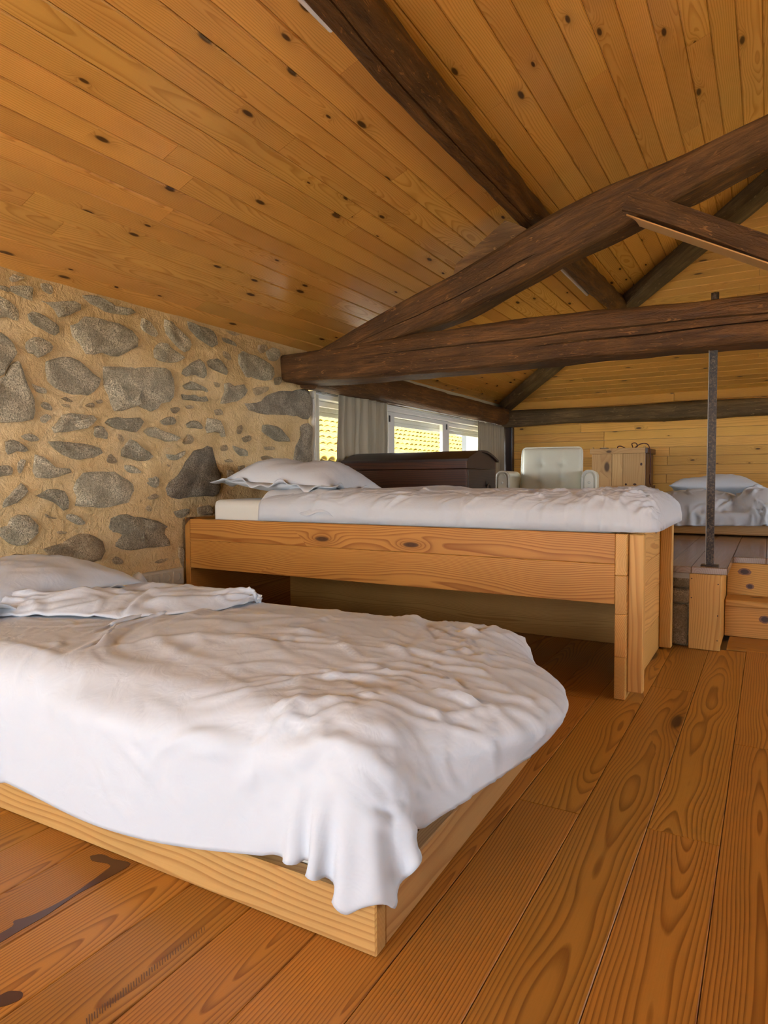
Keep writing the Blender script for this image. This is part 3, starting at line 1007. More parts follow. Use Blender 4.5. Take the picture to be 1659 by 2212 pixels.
rv = [(x0e, YN - .95, ze + ro), (x0e, YF + .45, ze + ro), (x1e, YF + .45, ze + ro), (x1e, YN - .95, ze + ro), (RIDGE_X, YN - .95, RIDGE_Z + ro), (RIDGE_X, APEX_Y, RIDGE_Z + ro)]
struct(mesh('roof', rv, [(0, 1, 5, 4), (3, 4, 5, 2), (1, 2, 5)], M['backing']), 'roof covering above the board ceilings')
u = .0743 - CP * 1.5
row = 0
KNOWN = {2: [-.4, 2.05], 5: [.2, 2.75], 8: [0.5, 2.25]}
while u < HALF / C20 + .02:
    uc = u
    xc, zc = WX + uc * C20, EAVE + uc * S20
    yend = YF - uc * C20
    js = [YN]
    y = YN + rng.uniform(.8, 2.6)
    while y < yend - .5:
        js.append(y)
        y += rng.choice([1.5, 2.0, 2.4, 2.9]) + rng.uniform(-.2, .2)
    js.append(yend)
    for i, (a, b) in enumerate(zip(js[:-1], js[1:])):
        last = i == len(js) - 2
        plank_mesh('plank', (xc, 0, zc), (0, 1, 0), (C20, 0, S20), (S20, 0, -C20), a + .0008, b - .0008, 0, -C20 if last else 0, CP - .0012, M['ceil'], ceil_l)
    # mirrored slope on the right, whole boards
    plank_mesh('plank', (RX - uc * C20, 0, zc), (0, -1, 0), (-C20, 0, S20), (-S20, 0, -C20), -yend, -YN, C20, 0, CP - .0012, M['ceil'], ceil_r)
    # hip end
    xl, xr = WX + uc * C20, RX - uc * C20
    if xr - xl > .1:
        js = [xl] + sorted(rng.uniform(xl + .3, xr - .3) for _ in range(2 if xr - xl > 2.4 else (1 if xr - xl > 1.2 else 0))) + [xr]
        for i, (a, b) in enumerate(zip(js[:-1], js[1:])):
            plank_mesh('plank', (0, YF - uc * C20, zc), (1, 0, 0), (0, -C20, S20), (0, -S20, -C20), a + .0008, b - .0008, C20 if i == 0 else 0, -C20 if i == len(js) - 2 else 0, CP - .0012, M['ceil_hip'], ceil_h)
    u += CP
    row += 1

# ------------------------------------------------------------------ roof timbers
tb = hewn('tie_beam', [(-2.78, 3.40, 1.505, .25, .17), (-2.3, 3.40, 1.492, .25, .19), (-1.45, 3.40, 1.495, .24, .225), (-.8, 3.40, 1.50, .23, .23), (-.2, 3.40, 1.49, .23, .22), (.6, 3.40, 1.49, .23, .22), (3.3, 3.40, 1.5, .24, .21)], M['beam'], 11, 9.0, .006,
          [(1.62 + math.pi / 2 - .12, .12, .62, .035, .25), (1.62 + math.pi / 2 + .16, .28, .75, .022, -.3)], 120, None, None, 36)
tag(tb, 'long dark hewn tie beam with drying cracks, crossing above the raised bed', 'beam')
rf = hewn('principal_rafter', [(-2.36, 3.385, 1.52, .20, .15), (-1.9, 3.385, 1.675, .20, .19), (-1.45, 3.38, 1.80, .20, .225), (-.93, 3.38, 2.0, .19, .225), (-.5, 3.38, 2.125, .19, .20), (-.03, 3.38, 2.27, .18, .165), (.26, 3.38, 2.37, .18, .16)], M['beam'], 23, 6.0, .010,
          [(math.pi + .25, .1, .5, .02, .3)], 90, (0, 1, 0), None, 32)
tag(rf, 'thick dark rafter rising from the tie beam to the upper right', 'beam')
st = hewn('brace', [(-.60, 3.335, 2.085, .13, .088), (-.45, 3.335, 2.015, .13, .095), (.24, 3.335, 1.62, .13, .098)], M['beam'], 31, 9.0, .002, (), 20, (0, 1, 0), None, 24)
tag(st, 'square sawn brace sloping down from the rafter at the right edge', 'beam')
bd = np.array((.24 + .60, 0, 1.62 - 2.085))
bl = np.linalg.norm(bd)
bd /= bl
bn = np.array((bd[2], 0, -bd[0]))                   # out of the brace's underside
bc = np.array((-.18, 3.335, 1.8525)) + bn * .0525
obox('lit_underside', bc, (bd, (0, 1, 0), np.cross(bd, (0, 1, 0))), (bl - .06, .118, .006), M['strip'], st, .001)  # pale board: the light on the brace's bottom face put into colour
kp = hewn('king_post', [(.31, 3.39, 1.59, .17, .17), (.31, 3.39, 2.62, .17, .17)], M['beam'], 33, 8.0, .004, (), 12, (1, 0, 0), None, 20)
tag(kp, 'upright king post standing on the tie beam past the right edge', 'beam')
pu = hewn('purlin', [(-1.09, YN, 2.165, .13, .12), (-1.07, 1.0, 2.175, .13, .125), (-1.085, 2.2, 2.165, .135, .12), (-1.10, 3.5, 2.165, .13, .12), (-1.085, 4.6, 2.165, .12, .12), (-1.06, 5.60, 2.18, .11, .11)], M['beam'], 41, 6.0, .008,
          [(math.pi * .55, .35, .8, .015, .4)], 110, (C20, 0, S20), None, 30)
tag(pu, 'dark purlin running under the board ceiling away from the viewer', 'beam')
# wedge cleat that keeps the purlin on the rafter
wv = []
for yy in (3.30, 3.45):
    for x, z in ((-1.49, 1.895), (-1.475, 1.95), (-1.20, 2.125), (-1.145, 2.10), (-1.075, 2.055)):
        wv.append((x, yy, z))
wd = mesh('cleat', wv, [(0, 1, 2, 3, 4), (9, 8, 7, 6, 5)] + [(i, 5 + i, 5 + (i + 1) % 5, (i + 1) % 5) for i in range(5)], M['beamlight'])
tag(wd, 'wedge-shaped wooden cleat on the rafter below the purlin', 'wood block')
# hip rafter and its pale edge strip
h0, h1 = np.array((-2.60, 7.16, EAVE - .045)), np.array((RIDGE_X, APEX_Y + .02, RIDGE_Z - .06))
hp = hewn('hip_rafter', [tuple(h0 + (h1 - h0) * s) + (.13, .12) for s in (0, .25, .5, .75, 1)], M['beamgrey'], 51, 9.0, .0025, (), 40, None, None, 24)
tag(hp, 'straight grey hip rafter rising from the far left corner', 'beam')
pa, pb = h0 + np.array((-.075, -.075, .055)), h1 + np.array((-.075, -.075, .07))
dv = pb - pa
ln = np.linalg.norm(dv)
dv /= ln
sy = np.cross((0, 0, 1.0), dv)
sy /= np.linalg.norm(sy)
obox('edge_strip', (pa + pb) / 2, (dv, sy, np.cross(dv, sy)), (ln, .03, .02), M['strip'], hp, .003)
lp = hewn('wall_plate_log', [(-2.60, 3.47, 1.485, .20, .19), (-2.60, 5.0, 1.49, .20, .19), (-2.60, 6.3, 1.485, .19, .185), (-2.60, 7.18, 1.485, .19, .18)], M['beam'], 61, 3.2, .008, [(math.pi / 2 - .3 + math.pi, .1, .8, .02, .3)], 60, None, None, 28)
tag(lp, 'dark log lying along the wall above the window', 'beam')
bb = hewn('end_wall_beam', [(-2.62, 7.13, 1.462, .17, .175), (-1.2, 7.13, 1.46, .17, .17), (0, 7.13, 1.452, .17, .165), (1.5, 7.13, 1.455, .17, .165), (3.2, 7.13, 1.46, .17, .17)], M['beamgrey'], 71, 5.0, .009, (), 90, None, None, 28)
tag(bb, 'dark rough beam along the top of the far pine wall', 'beam')
cp = box('corner_post', -2.60, -2.50, 7.13, 7.20, PZ, 1.375, M['chestdark'], None, 'z', .008)
tag(cp, 'dark upright corner post between curtain and pine wall', 'post')

# ------------------------------------------------------------------ platform and steps
plat = struct(mesh('floor_platform', [(WX, PY + .03, PZ - .06), (-.19, PY + .03, PZ - .06), (-.19, 3.89, PZ - .06), (RX, 3.89, PZ - .06), (RX, YF, PZ - .06), (WX, YF, PZ - .06),
                                      (WX, PY + .03, PZ - .033), (-.19, PY + .03, PZ - .033), (-.19, 3.89, PZ - .033), (RX, 3.89, PZ - .033), (RX, YF, PZ - .033), (WX, YF, PZ - .033)],
                   [(5, 4, 3, 2, 1, 0), (6, 7, 8, 9, 10, 11)] + [(i, (i + 1) % 6, 6 + (i + 1) % 6, 6 + i) for i in range(6)], M['plaster']), 'raised boarded platform at the far end')
k = 0
xs = [WX]
while xs[-1] < RX - .02:
    nx = xs[-1] + .1495
    if xs[-1] < -.155 < nx:
        nx = -.155
    if xs[-1] < -.305 < nx:
        nx = -.305
    xs.append(min(nx, RX))
for a, b in zip(xs[:-1], xs[1:]):
    y0 = PY if b <= -.154 else 3.855
    js = [y0, y0 + rng.uniform(1.0, 2.6), YF]
    for c_, d_ in zip(js[:-1], js[1:]):
        box('plank', a + .0006, b - .0006, c_ + .0006, d_ - .0006, PZ - .031, PZ + rng.uniform(-.0005, .0005), M['deck'], plat, 'y', .002)
wp = struct(box('wall_platform', WX, -.2, PY + .07, PY + .25, -.03, PZ - .035, M['granitewarm'], None, 'x', .004), 'stone base wall under the platform edge')
zz = 0
for i, (hh, dx) in enumerate(((.20, .02), (.075, .10), (.07, .05))):
    xa = -1.0 + dx
    while xa < -.25:
        xb = min(xa + .33 + .05 * i, -.2)
        box('stone', xa + .004, xb - .004, PY + .045, PY + .09, zz + .004, zz + hh - .004, M['granitewarm'], wp, 'x', .008)
        xa = xb
    zz += hh
pier = empty('support_pier', (-.245, PY, 0))
tag(pier, 'pine-clad pier carrying the platform edge beside the raised bed', 'pier')
box('front_board', -.312, -.18, PY + .004, PY + .026, .001, PZ - .032, M['bedpost'], pier, 'z', .002)
box('side_board', -.205, -.183, PY + .026, 3.855, .001, PZ - .032, M['step'], pier, 'z', .002)
box('inner_board', -.312, -.29, PY + .026, 3.40, .001, PZ - .032, M['step'], pier, 'z', .002)
for x, z in ((-.302, .33), (-.302, .24), (-.192, .31), (-.192, .05), (-.192, .165)):
    tube('nail', [(x, PY + .0045, z), (x, PY + .002, z)], .0028, M['iron'], pier, 8)
steps = empty('wooden_steps', (.4, 3.8, 0))
tag(steps, 'two knotty pine steps let into the platform at the right edge', 'steps')
box('lower_riser', -.18, 1.2, 3.702, 3.722, .001, .155, M['step'], steps, 'x', .002)
box('tread', -.18, 1.2, 3.682, 3.875, .1555, .187, M['step'], steps, 'x', .004)
box('upper_riser', -.18, 1.2, 3.857, 3.877, .1875, PZ - .032, M['step'], steps, 'x', .002)


def disc(name, c, ex, ey, ra, rb, mat, parent, h=.0006, seed=0):
    rs = np.random.RandomState(seed)
    ex, ey = np.array(ex, float), np.array(ey, float)
    nz = np.cross(ex, ey)
    c = np.array(c, float)
    n = 20
    ring = [c + ex * ra * math.cos(t_) * rs.uniform(.9, 1.08) + ey * rb * math.sin(t_) * rs.uniform(.9, 1.08) for t_ in np.linspace(0, 2 * math.pi, n, endpoint=False)]
    vs = [p + nz * h for p in ring] + [p - nz * h for p in ring]
    return mesh(name, vs, [tuple(range(n))] + [(i, n + i, n + (i + 1) % n, (i + 1) % n) for i in range(n)], mat, parent)


M['knot'] = plain('pine_knot', (0.06, 0.019, 0.006), 0.5)
M['knotrim'] = plain('pine_knot_rim', (0.22, 0.075, 0.02), 0.4)
for (x, y, z, a, b, s) in ((-.10, 3.857, .31, .020, .012, 1), (-.075, 3.857, .235, .012, .010, 2), (-.005, 3.702, .10, .017, .013, 3)):
    disc('knot_rim', (x, y, z), (1, 0, 0), (0, 0, 1), a * 1.6, b * 1.5, M['knotrim'], steps, .0006, s)
    disc('knot', (x, y, z), (1, 0, 0), (0, 0, 1), a, b, M['knot'], steps, .0011, s)
post = empty('iron_post', (-.232, 3.405, PZ))
tag(post, 'rusty iron flat post standing on the platform edge under the tie beam', 'post')
pz1 = 1.40
box('web', -.249, -.216, 3.412, 3.418, PZ + .001, pz1, M['iron'], post, 'z', .001)
box('flange', -.2525, -.2492, 3.405, 3.425, PZ + .001, pz1, M['chrome'], post, 'z', .001)
box('foot_plate', -.27, -.195, 3.385, 3.445, PZ + .0006, PZ + .005, M['iron'], post, 'x', .001)
nut = tube('nut', [(-.225, 3.33, 1.592), (-.225, 3.33, 1.622)], .018, M['iron'], post, 6)

# ------------------------------------------------------------------ window strip
win = struct(empty('window_1', (WX - .05, 5.4, LWIN[2])), 'long white aluminium sliding window in the left wall')
FX0, FX1 = WX - .095, WX + .004
y0, y1, z0, z1 = LWIN[0] + .004, LWIN[1], LWIN[2] + .002, LWIN[3]
box('frame_head', FX0, FX1 + .012, y0, y1, z1 - .05, z1, M['white'], win, 'y', .004)
box('head_bead', FX1 + .012, FX1 + .02, y0, y1, z1 - .024, z1 - .014, M['white'], win, 'y', .003)
box('frame_sill', FX0, FX1, y0, y1, z0, z0 + .05, M['white'], win, 'y', .004)
box('frame_jamb', FX0, FX1, y0, y0 + .06, z0, z1 - .05, M['white'], win, 'z', .004)
box('frame_jamb', FX0, FX1, y1 - .06, y1, z0, z1 - .05, M['white'], win, 'z', .004)
box('outer_jamb', FX1, FX1 + .012, y0 - .002, y0 + .036, z0, z1 - .002, M['beige'], win, 'z', .003)


def sash(y0, y1, x, w0, w1):
    zb, zt = LWIN[2] + .05, LWIN[3] - .052
    o = [(y0, zb), (y1, zb), (y1, zt), (y0, zt)]
    i = [(y0 + w0, zb + .06), (y1 - w1, zb + .06), (y1 - w1, zt - .035), (y0 + w0, zt - .035)]
    v = [(x, *p) for p in o + i] + [(x - .032, *p) for p in o + i]
    f = []
    for k in range(4):
        j = (k + 1) % 4
        f += [(k, j, 4 + j, 4 + k), (8 + j, 8 + k, 12 + k, 12 + j), (4 + k, 4 + j, 12 + j, 12 + k), (j, k, 8 + k, 8 + j)]
    s = mesh('sash', v, f, M['white'], win)
    mesh('pane', [(x - .016, y0 + w0 - .004, zb + .056), (x - .016, y1 - w1 + .004, zb + .056), (x - .016, y1 - w1 + .004, zt - .031), (x - .016, y0 + w0 - .004, zt - .031)], [(0, 1, 2, 3)], M['glass'], s)
    return s


s1 = sash(3.665, 4.655, WX - .050, .040, .11)
s2 = sash(4.625, 5.795, WX - .012, .10, .145)
s3 = sash(5.76, 7.10, WX - .050, .09, .05)
for s, yy, zz in ((s2, 4.642, 1.288), (s2, 5.735, 1.292)):
    box('latch', WX - .012, WX - .006, yy - .011, yy + .011, zz - .026, zz + .026, M['blackplastic'], s, 'z', .004)
for i in range(3):
    za = 1.250 + i * .034
    box('shutter_slat', WX - .135, WX - .125, y0 + .02, y1 - .02, za, za + .0335, M['shutter'], win, 'y', .004)


# window and doors the daylight comes through, out of the picture
def simple_frame(name, label, P, ex, ez, w, h, n, parent_kind='structure'):
    r = struct(empty(name, P), label)
    ex, ez = np.array(ex, float), np.array(ez, float)
    ey = np.cross(ez, ex)
    P = np.array(P, float)
    for i in range(n + 1):
        obox('frame_post', P + ex * (w * i / n) + ez * h / 2, (ez, ey, -ex), (h, .06, .07), M['white'], r, .004)
    for hz in (0.03, h - .03):
        obox('frame_rail', P + ex * w / 2 + ez * hz, (ex, ey, ez), (w - .072, .06, .06), M['white'], r, .004)
    return r


simple_frame('door_1', 'wide doorway standing open in the gable behind the viewer', (DOOR[0] + .04, YN - .10, DOOR[2]), (1, 0, 0), (0, 0, 1), DOOR[1] - DOOR[0] - .08, DOOR[3] - DOOR[2], 3)
simple_frame('window_2', 'open window in the right wall out of the picture', (RX + .13, RWIN[0] + .04, RWIN[2]), (0, 1, 0), (0, 0, 1), RWIN[1] - RWIN[0] - .08, RWIN[3] - RWIN[2], 6)

# ------------------------------------------------------------------ cloth draping
def drape(nx, ny, sp, x0, y0, z0, boxes, floor_z, steps=110, comp=(0.97, 0.97), seed=1, mu=0.5, ells=(), iters=10, noise=0.01, rot=0.0, rc=0.0):
    """Small position-based cloth solver: a sheet let fall over rounded boxes; slack in it settles as folds."""
    rs = np.random.RandomState(seed)
    X, Y = np.meshgrid(np.arange(nx) * sp, np.arange(ny) * sp, indexing='ij')
    cx, cy = x0 + (nx - 1) * sp / 2, y0 + (ny - 1) * sp / 2
    Fx, Fy = X - (nx - 1) * sp / 2, Y - (ny - 1) * sp / 2
    if rc:                                           # round the sheet's corners
        ax, ay = (nx - 1) * sp / 2 - rc, (ny - 1) * sp / 2 - rc
        a, b = np.maximum(np.abs(Fx) - ax, 0) / rc, np.maximum(np.abs(Fy) - ay, 0) / rc
        na, nb_ = a * np.sqrt(1 - b * b / 2), b * np.sqrt(1 - a * a / 2)
        Fx = np.where(a > 0, np.sign(Fx) * (ax + rc * na), Fx)
        Fy = np.where(b > 0, np.sign(Fy) * (ay + rc * nb_), Fy)
    FL = np.stack([Fx, Fy, np.zeros_like(Fx)], 2)
    P = np.stack([cx + Fx * comp[0], cy + Fy * comp[1], np.full_like(X, z0)], 2)
    if rot:
        dx_, dy_ = P[..., 0] - cx, P[..., 1] - cy
        P[..., 0], P[..., 1] = cx + dx_ * math.cos(rot) - dy_ * math.sin(rot), cy + dx_ * math.sin(rot) + dy_ * math.cos(rot)
    flat = P.reshape(-1, 3)
    P[..., 2] += (waves(flat, 30, seed, 14) * noise + waves(flat, 80, seed + 3, 14) * noise * .4).reshape(nx, ny)
    P += rs.normal(size=P.shape) * sp * 0.03
    V = np.zeros_like(P)
    dt = 1 / 60.0

    RL = {}

    def solve(A, B, rest, k):
        d = B - A
        l = np.sqrt((d * d).sum(2)) + 1e-9
        c = (k * 0.5 * (l - rest) / l)[..., None] * d
        A += c
        B -= c

    def one(Q, k, dx, dy, rest):
        a = Q[:nx - dx, max(0, -dy):ny - max(0, dy)]
        b = Q[dx:, max(0, dy):ny + min(0, dy)]
        key = (dx, dy)
        if key not in RL:
            RL[key] = np.sqrt(((FL[dx:, max(0, dy):ny + min(0, dy)] - FL[:nx - dx, max(0, -dy):ny - max(0, dy)]) ** 2).sum(2))
        rest = RL[key]
        ax = 0 if dx else 1
        st = dx if dx else dy
        n = a.shape[ax]
        for ph in range(2):
            for o in range(st):
                sl = slice(ph * st + o, n, 2 * st)
                if ax == 0:
                    solve(a[sl], b[sl], rest[sl], k)
                else:
                    solve(a[:, sl], b[:, sl], rest[:, sl], k)

    def collide(Q, old):
        f = Q.reshape(-1, 3)
        g = old.reshape(-1, 3)
        for lo, hi, r in boxes:
            lo, hi = np.array(lo), np.array(hi)
            c, hh = (lo + hi) / 2, (hi - lo) / 2 - r
            p = f - c
            q = np.abs(p) - hh
            out = np.maximum(q, 0)
            dist = np.sqrt((out ** 2).sum(1)) + np.minimum(q.max(1), 0) - r
            hit = dist < 0
            if not hit.any():
                continue
            ph, qh = p[hit], q[hit]
            no = np.maximum(qh, 0)
            ln = np.sqrt((no ** 2).sum(1))
            deep = ln < 1e-6
            nrm = no / (ln[:, None] + 1e-9)
            if deep.any():
                ii = qh[deep].argmax(1)
                e = np.zeros((deep.sum(), 3))
                e[np.arange(len(ii)), ii] = 1
                nrm[deep] = e
            nrm *= np.sign(ph)
            f[hit] -= nrm * dist[hit][:, None]
            mv = f[hit] - g[hit]
            tn = mv - nrm * (mv * nrm).sum(1)[:, None]
            f[hit] -= tn * mu
        for c, ra in ells:
            p = (f - np.array(c)) / np.array(ra)
            l = np.sqrt((p * p).sum(1))
            hit = l < 1
            if hit.any():
                nw = np.array(c) + p[hit] / (l[hit][:, None] + 1e-9) * np.array(ra)
                f[hit] = nw
                f[hit] -= (f[hit] - g[hit]) * mu * 0.5
        hit = f[:, 2] < floor_z
        f[hit, 2] = floor_z
        f[hit, :2] -= (f[hit, :2] - g[hit, :2]) * mu
    rd = sp * math.sqrt(2)
    for s in range(steps):
        old = P.copy()
        V[..., 2] -= 9.8 * dt
        V *= 0.965
        P += V * dt
        for it in range(iters):
            one(P, .9, 1, 0, sp)
            one(P, .9, 0, 1, sp)
            one(P, .5, 1, 1, rd)
            one(P, .5, 1, -1, rd)
            if it % 2 == 0:
                one(P, .12, 2, 0, 2 * sp)
                one(P, .12, 0, 2, 2 * sp)
            if it % 3 == 2:
                collide(P, old)
        collide(P, old)
        V = (P - old) / dt
        sv = np.sqrt((V * V).sum(2))
        V *= np.minimum(1, 1.5 / (sv + 1e-9))[..., None]
    for _ in range(2):
        Q = P.copy()
        Q[1:-1, 1:-1] = P[1:-1, 1:-1] * .6 + .1 * (P[2:, 1:-1] + P[:-2, 1:-1] + P[1:-1, 2:] + P[1:-1, :-2])
        P = Q
    return P


def upsample(P):
    """Catmull-Rom refinement of a grid of points"""
    def ref(A):
        n = A.shape[0]
        E = np.concatenate([2 * A[:1] - A[1:2], A, 2 * A[-1:] - A[-2:-1]], 0)
        mid = (-E[:-3] + 9 * E[1:-2] + 9 * E[2:-1] - E[3:]) / 16
        out = np.empty((2 * n - 1,) + A.shape[1:])
        out[0::2] = A
        out[1::2] = mid
        return out
    return ref(ref(P).transpose(1, 0, 2)).transpose(1, 0, 2)


def creases(P, sp, sets, seed):
    """Press folds into a draped sheet: each is a soft ridge with a furrow beside it, along the surface normal.
    sets: (count, (u0, u1, v0, v1), angle, spread, length, width, height) in sheet metres"""
    rs = np.random.RandomState(seed)
    nx, ny = P.shape[:2]
    U, V = np.meshgrid(np.arange(nx) * sp, np.arange(ny) * sp, indexing='ij')
    H = np.zeros((nx, ny))
    Ls = U.max(), V.max()
    for cnt, (u0, u1, v0, v1), ang, spr, ln, wd, ht in sets:
        for _ in range(cnt):
            cu, cv = rs.uniform(u0, u1) * Ls[0], rs.uniform(v0, v1) * Ls[1]
            a = ang + rs.normal() * spr
            l, w, h = ln * rs.uniform(.5, 1.6), wd * rs.uniform(.6, 1.6), ht * rs.uniform(.4, 1.5)
            c, s = math.cos(a), math.sin(a)
            du, dv = U - cu, V - cv
            al = du * c + dv * s
            bend = rs.normal() * .5
            pe = -du * s + dv * c + bend * al * al / max(l, .05)
            t = pe / w
            H += h * np.exp(-(al / l) ** 2) * (np.exp(-t * t) - .55 * np.exp(-(t - 1.3) ** 2))
    du = np.gradient(P, axis=0)
    dv = np.gradient(P, axis=1)
    N = np.cross(du, dv)
    N /= np.linalg.norm(N, axis=2, keepdims=True) + 1e-9
    return P + N * H[..., None]


def cloth_obj(name, P, mat, parent=None, mw=None, thick=0.006, sp=.0165, sets=(), seed=1):
    P = creases(upsample(P), sp / 2, sets, seed)
    nx, ny = P.shape[:2]
    o = mesh(name, P.reshape(-1, 3), grid_faces(nx, ny), mat, parent, mw, True)
    s = o.modifiers.new('thickness', 'SOLIDIFY')
    s.thickness = thick
    s.offset = -1
    return o


def pillow(name, mw, lx, ly, h, mat, seed=1, flange=0.035, sag=0.0, bottom=0.35):
    nu, nv = 41, 33
    rs = np.random.RandomState(seed)
    us, vs_ = np.linspace(-1, 1, nu), np.linspace(-1, 1, nv)
    U, Vv = np.meshgrid(us, vs_, indexing='ij')
    hx, hy = lx / 2, ly / 2
    k = 0.06
    Xs = hx * U * (1 - k * (1 - np.abs(U)) * 0) * (1 - k * Vv ** 2 * 0)
    pin = 1 - 0.10 * (1 - Vv ** 2) * np.abs(U) ** 3
    pin2 = 1 - 0.10 * (1 - U ** 2) * np.abs(Vv) ** 3
    Xs, Ys = hx * U * pin, hy * Vv * pin2
    prof = np.clip((1 - np.abs(U) ** 2.6) * (1 - np.abs(Vv) ** 2.6), 0, 1) ** 0.55
    flat = np.stack([Xs.ravel(), Ys.ravel(), np.zeros(Xs.size)], 1)
    edge = (np.maximum(np.abs(U), np.abs(Vv)) ** 4).ravel()
    wr = (waves(flat, 14, seed) * .012 + waves(flat, 42, seed + 1) * .006 * (0.5 + edge) + np.abs(waves(flat, 70, seed + 2)) * .004).reshape(U.shape)
    top = h * prof * (1 + sag * U) + wr * prof ** .5
    bot = -h * bottom * prof
    verts, faces = [], []
    verts += list(np.stack([Xs, Ys, top], 2).reshape(-1, 3))
    nb = len(verts)
    verts += list(np.stack([Xs, Ys, bot], 2).reshape(-1, 3))
    faces += grid_faces(nu, nv)
    faces += [tuple(nb + q for q in reversed(f)) for f in grid_faces(nu, nv)]
    ring = [(i, 0) for i in range(nu)] + [(nu - 1, j) for j in range(1, nv)] + [(i, nv - 1) for i in range(nu - 2, -1, -1)] + [(0, j) for j in range(nv - 2, 0, -1)]
    idx = [i * nv + j for i, j in ring]
    n = len(idx)
    body = mesh(name, verts, faces, mat, None, mw, True)
    bm = bmesh.new()
    bm.from_mesh(body.data)
    bmesh.ops.remove_doubles(bm, verts=bm.verts, dist=0.0006)
    bmesh.ops.recalc_face_normals(bm, faces=bm.faces)
    bm.to_mesh(body.data)
    bm.free()
    if flange:
        fv, ff = [], []
        for r, s in enumerate((0.985, 1.0 + flange / hx * .5, 1.0 + flange / hx)):
            for q, (i, j) in enumerate(ring):
                uu, vv = us[i], vs_[j]
                x, y = Xs[i, j], Ys[i, j]
                m = max(abs(uu), abs(vv))
                ex = flange * r / 2
                sx = math.copysign(ex, uu) if abs(uu) > .999 else 0
                sy = math.copysign(ex, vv) if abs(vv) > .999 else 0
                wz = 0.010 * r * math.sin(q * .35 + seed) + 0.006 * r * math.sin(q * .9)
                fv.append((x * (0.985 if r == 0 else 1) + sx, y * (0.985 if r == 0 else 1) + sy, wz - (.006 if r else 0)))
        for r in range(2):
            for q in range(n):
                ff.append((r * n + q, r * n + (q + 1) % n, (r + 1) * n + (q + 1) % n, (r + 1) * n + q))
        fl = mesh('flange', fv, ff, mat, body, mw, True)
        s = fl.modifiers.new('thickness', 'SOLIDIFY')
        s.thickness = .004
    return body


def rounded(name, lo, hi, r, mat, parent=None, mw=None, seg=3, local=False):
    bm = bmesh.new()
    bmesh.ops.create_cube(bm, size=1)
    lo, hi = np.array(lo), np.array(hi)
    for v in bm.verts:
        v.co = Vector([float((lo[i] + hi[i]) / 2 + v.co[i] * (hi[i] - lo[i])) for i in range(3)])
    bmesh.ops.bevel(bm, geom=list(bm.edges), offset=r, segments=seg, profile=.5, affect='EDGES')
    me = bpy.data.meshes.new(name)
    bm.to_mesh(me)
    bm.free()
    me.materials.append(mat)
    me.polygons.foreach_set('use_smooth', [True] * len(me.polygons))
    o = bpy.data.objects.new(name, me)
    m = mw or Matrix.Identity(4)
    if local and parent is not None:
        m = W[parent] @ m
    return reg(o, m, parent)


# ------------------------------------------------------------------ low bed in front
B1 = empty('bed_frame', (-.55, .905, 0), R(1.3))
tag(B1, 'low box bed frame of pale pine in the foreground', 'bed frame')
FH = .100
box('side_board', -2.035, 0, 0, .034, .001, FH, M['bedpale'], B1, 'x', .003, True)
box('side_board', -2.035, 0, .861, .895, .001, FH, M['bed'], B1, 'x', .003, True)
box('foot_board', -.036, -.001, .0345, .8605, .001, FH, M['bedpale'], B1, 'y', .003, True)
box('head_board', -2.034, -2.0, .0345, .8605, .001, FH, M['bedpale'], B1, 'y', .003, True)
for i in range(9):
    box('slat', -1.9 + i * .22, -1.82 + i * .22, .036, .859, .05, .068, M['bedpale'], B1, 'y', .002, True)
mt = rounded('mattress', (-1.985, .03, .069), (-.05, .865, .335), .05, M['sheetcream'], None, W[B1])
tag(mt, 'mattress of the low front bed, covered by its white duvet', 'mattress')
P = drape(101, 79, .0165, -1.555, -.195, .47, [((-2.0, -.008, -.2), (.025, .905, .385), .10), ((-2.04, -.012, -.2), (.012, .90, FH + .006), .012)], .012, 120, (.972, .972), 3, .55, ells=[((-.55, .45, .30), (.75, .50, .115))], rot=R(3.3), rc=.09)
dv1 = cloth_obj('duvet', P, M['sheet'], None, W[B1], sets=[
    (22, (.0, .8, .25, .85), R(-50), .5, .16, .024, .006), (50, (.05, .9, .2, .9), R(-35), .6, .08, .011, .0036),
    (110, (.60, .86, .12, 1), R(-12), .45, .08, .008, .0040), (130, (.78, .96, .12, 1), R(8), .3, .09, .008, .0048),
    (16, (.0, .95, .05, .25), R(90), .6, .09, .016, .003), (8, (.78, .94, .12, .28), R(40), .5, .12, .016, .005),
    (3, (.1, .8, .35, .7), R(0), .05, .5, .005, .003), (4, (.2, .7, .5, .5), R(90), .05, .45, .005, .003)], seed=4)
tag(dv1, 'creased white duvet hanging over the front edge of the low bed', 'duvet')


def on_z(px, py, z):
    c = np.array([(px - 829.5) / F_PX, -(py - 1106) / F_PX, 1.0])
    d = CR.T @ c
    return CAM_POS + d * ((z - CAM_POS[2]) / d[2])


lower = spline([on_z(*p, .394) for p in ((-90, 1334), (0, 1328), (160, 1330), (300, 1333), (430, 1321), (520, 1306), (566, 1293))], 5)
upper = spline([on_z(*p, .412) for p in ((-90, 1302), (60, 1293), (230, 1276), (340, 1268), (450, 1273), (520, 1279), (563, 1289))], 5)
nl = len(lower)
fv = np.zeros((nl, 9, 3))
for i in range(nl):
    for k in range(9):
        s = k / 8
        tip = min(1.0, (nl - 1 - i) / 8)
        fv[i, k] = np.array(lower[i]) * (1 - s) + np.array(upper[i]) * s
        fv[i, k, 2] += tip * (.030 * math.sin(math.pi * min(1, s * 1.0)) ** .7 + .004 * math.sin(i * .8)) - .010 * s ** 3
fv = creases(upsample(upsample(fv)), .007, [(60, (0, 1, 0, 1), R(15), .5, .09, .010, .006), (12, (0, 1, .2, .8), R(5), .2, .2, .014, .008)], 14)
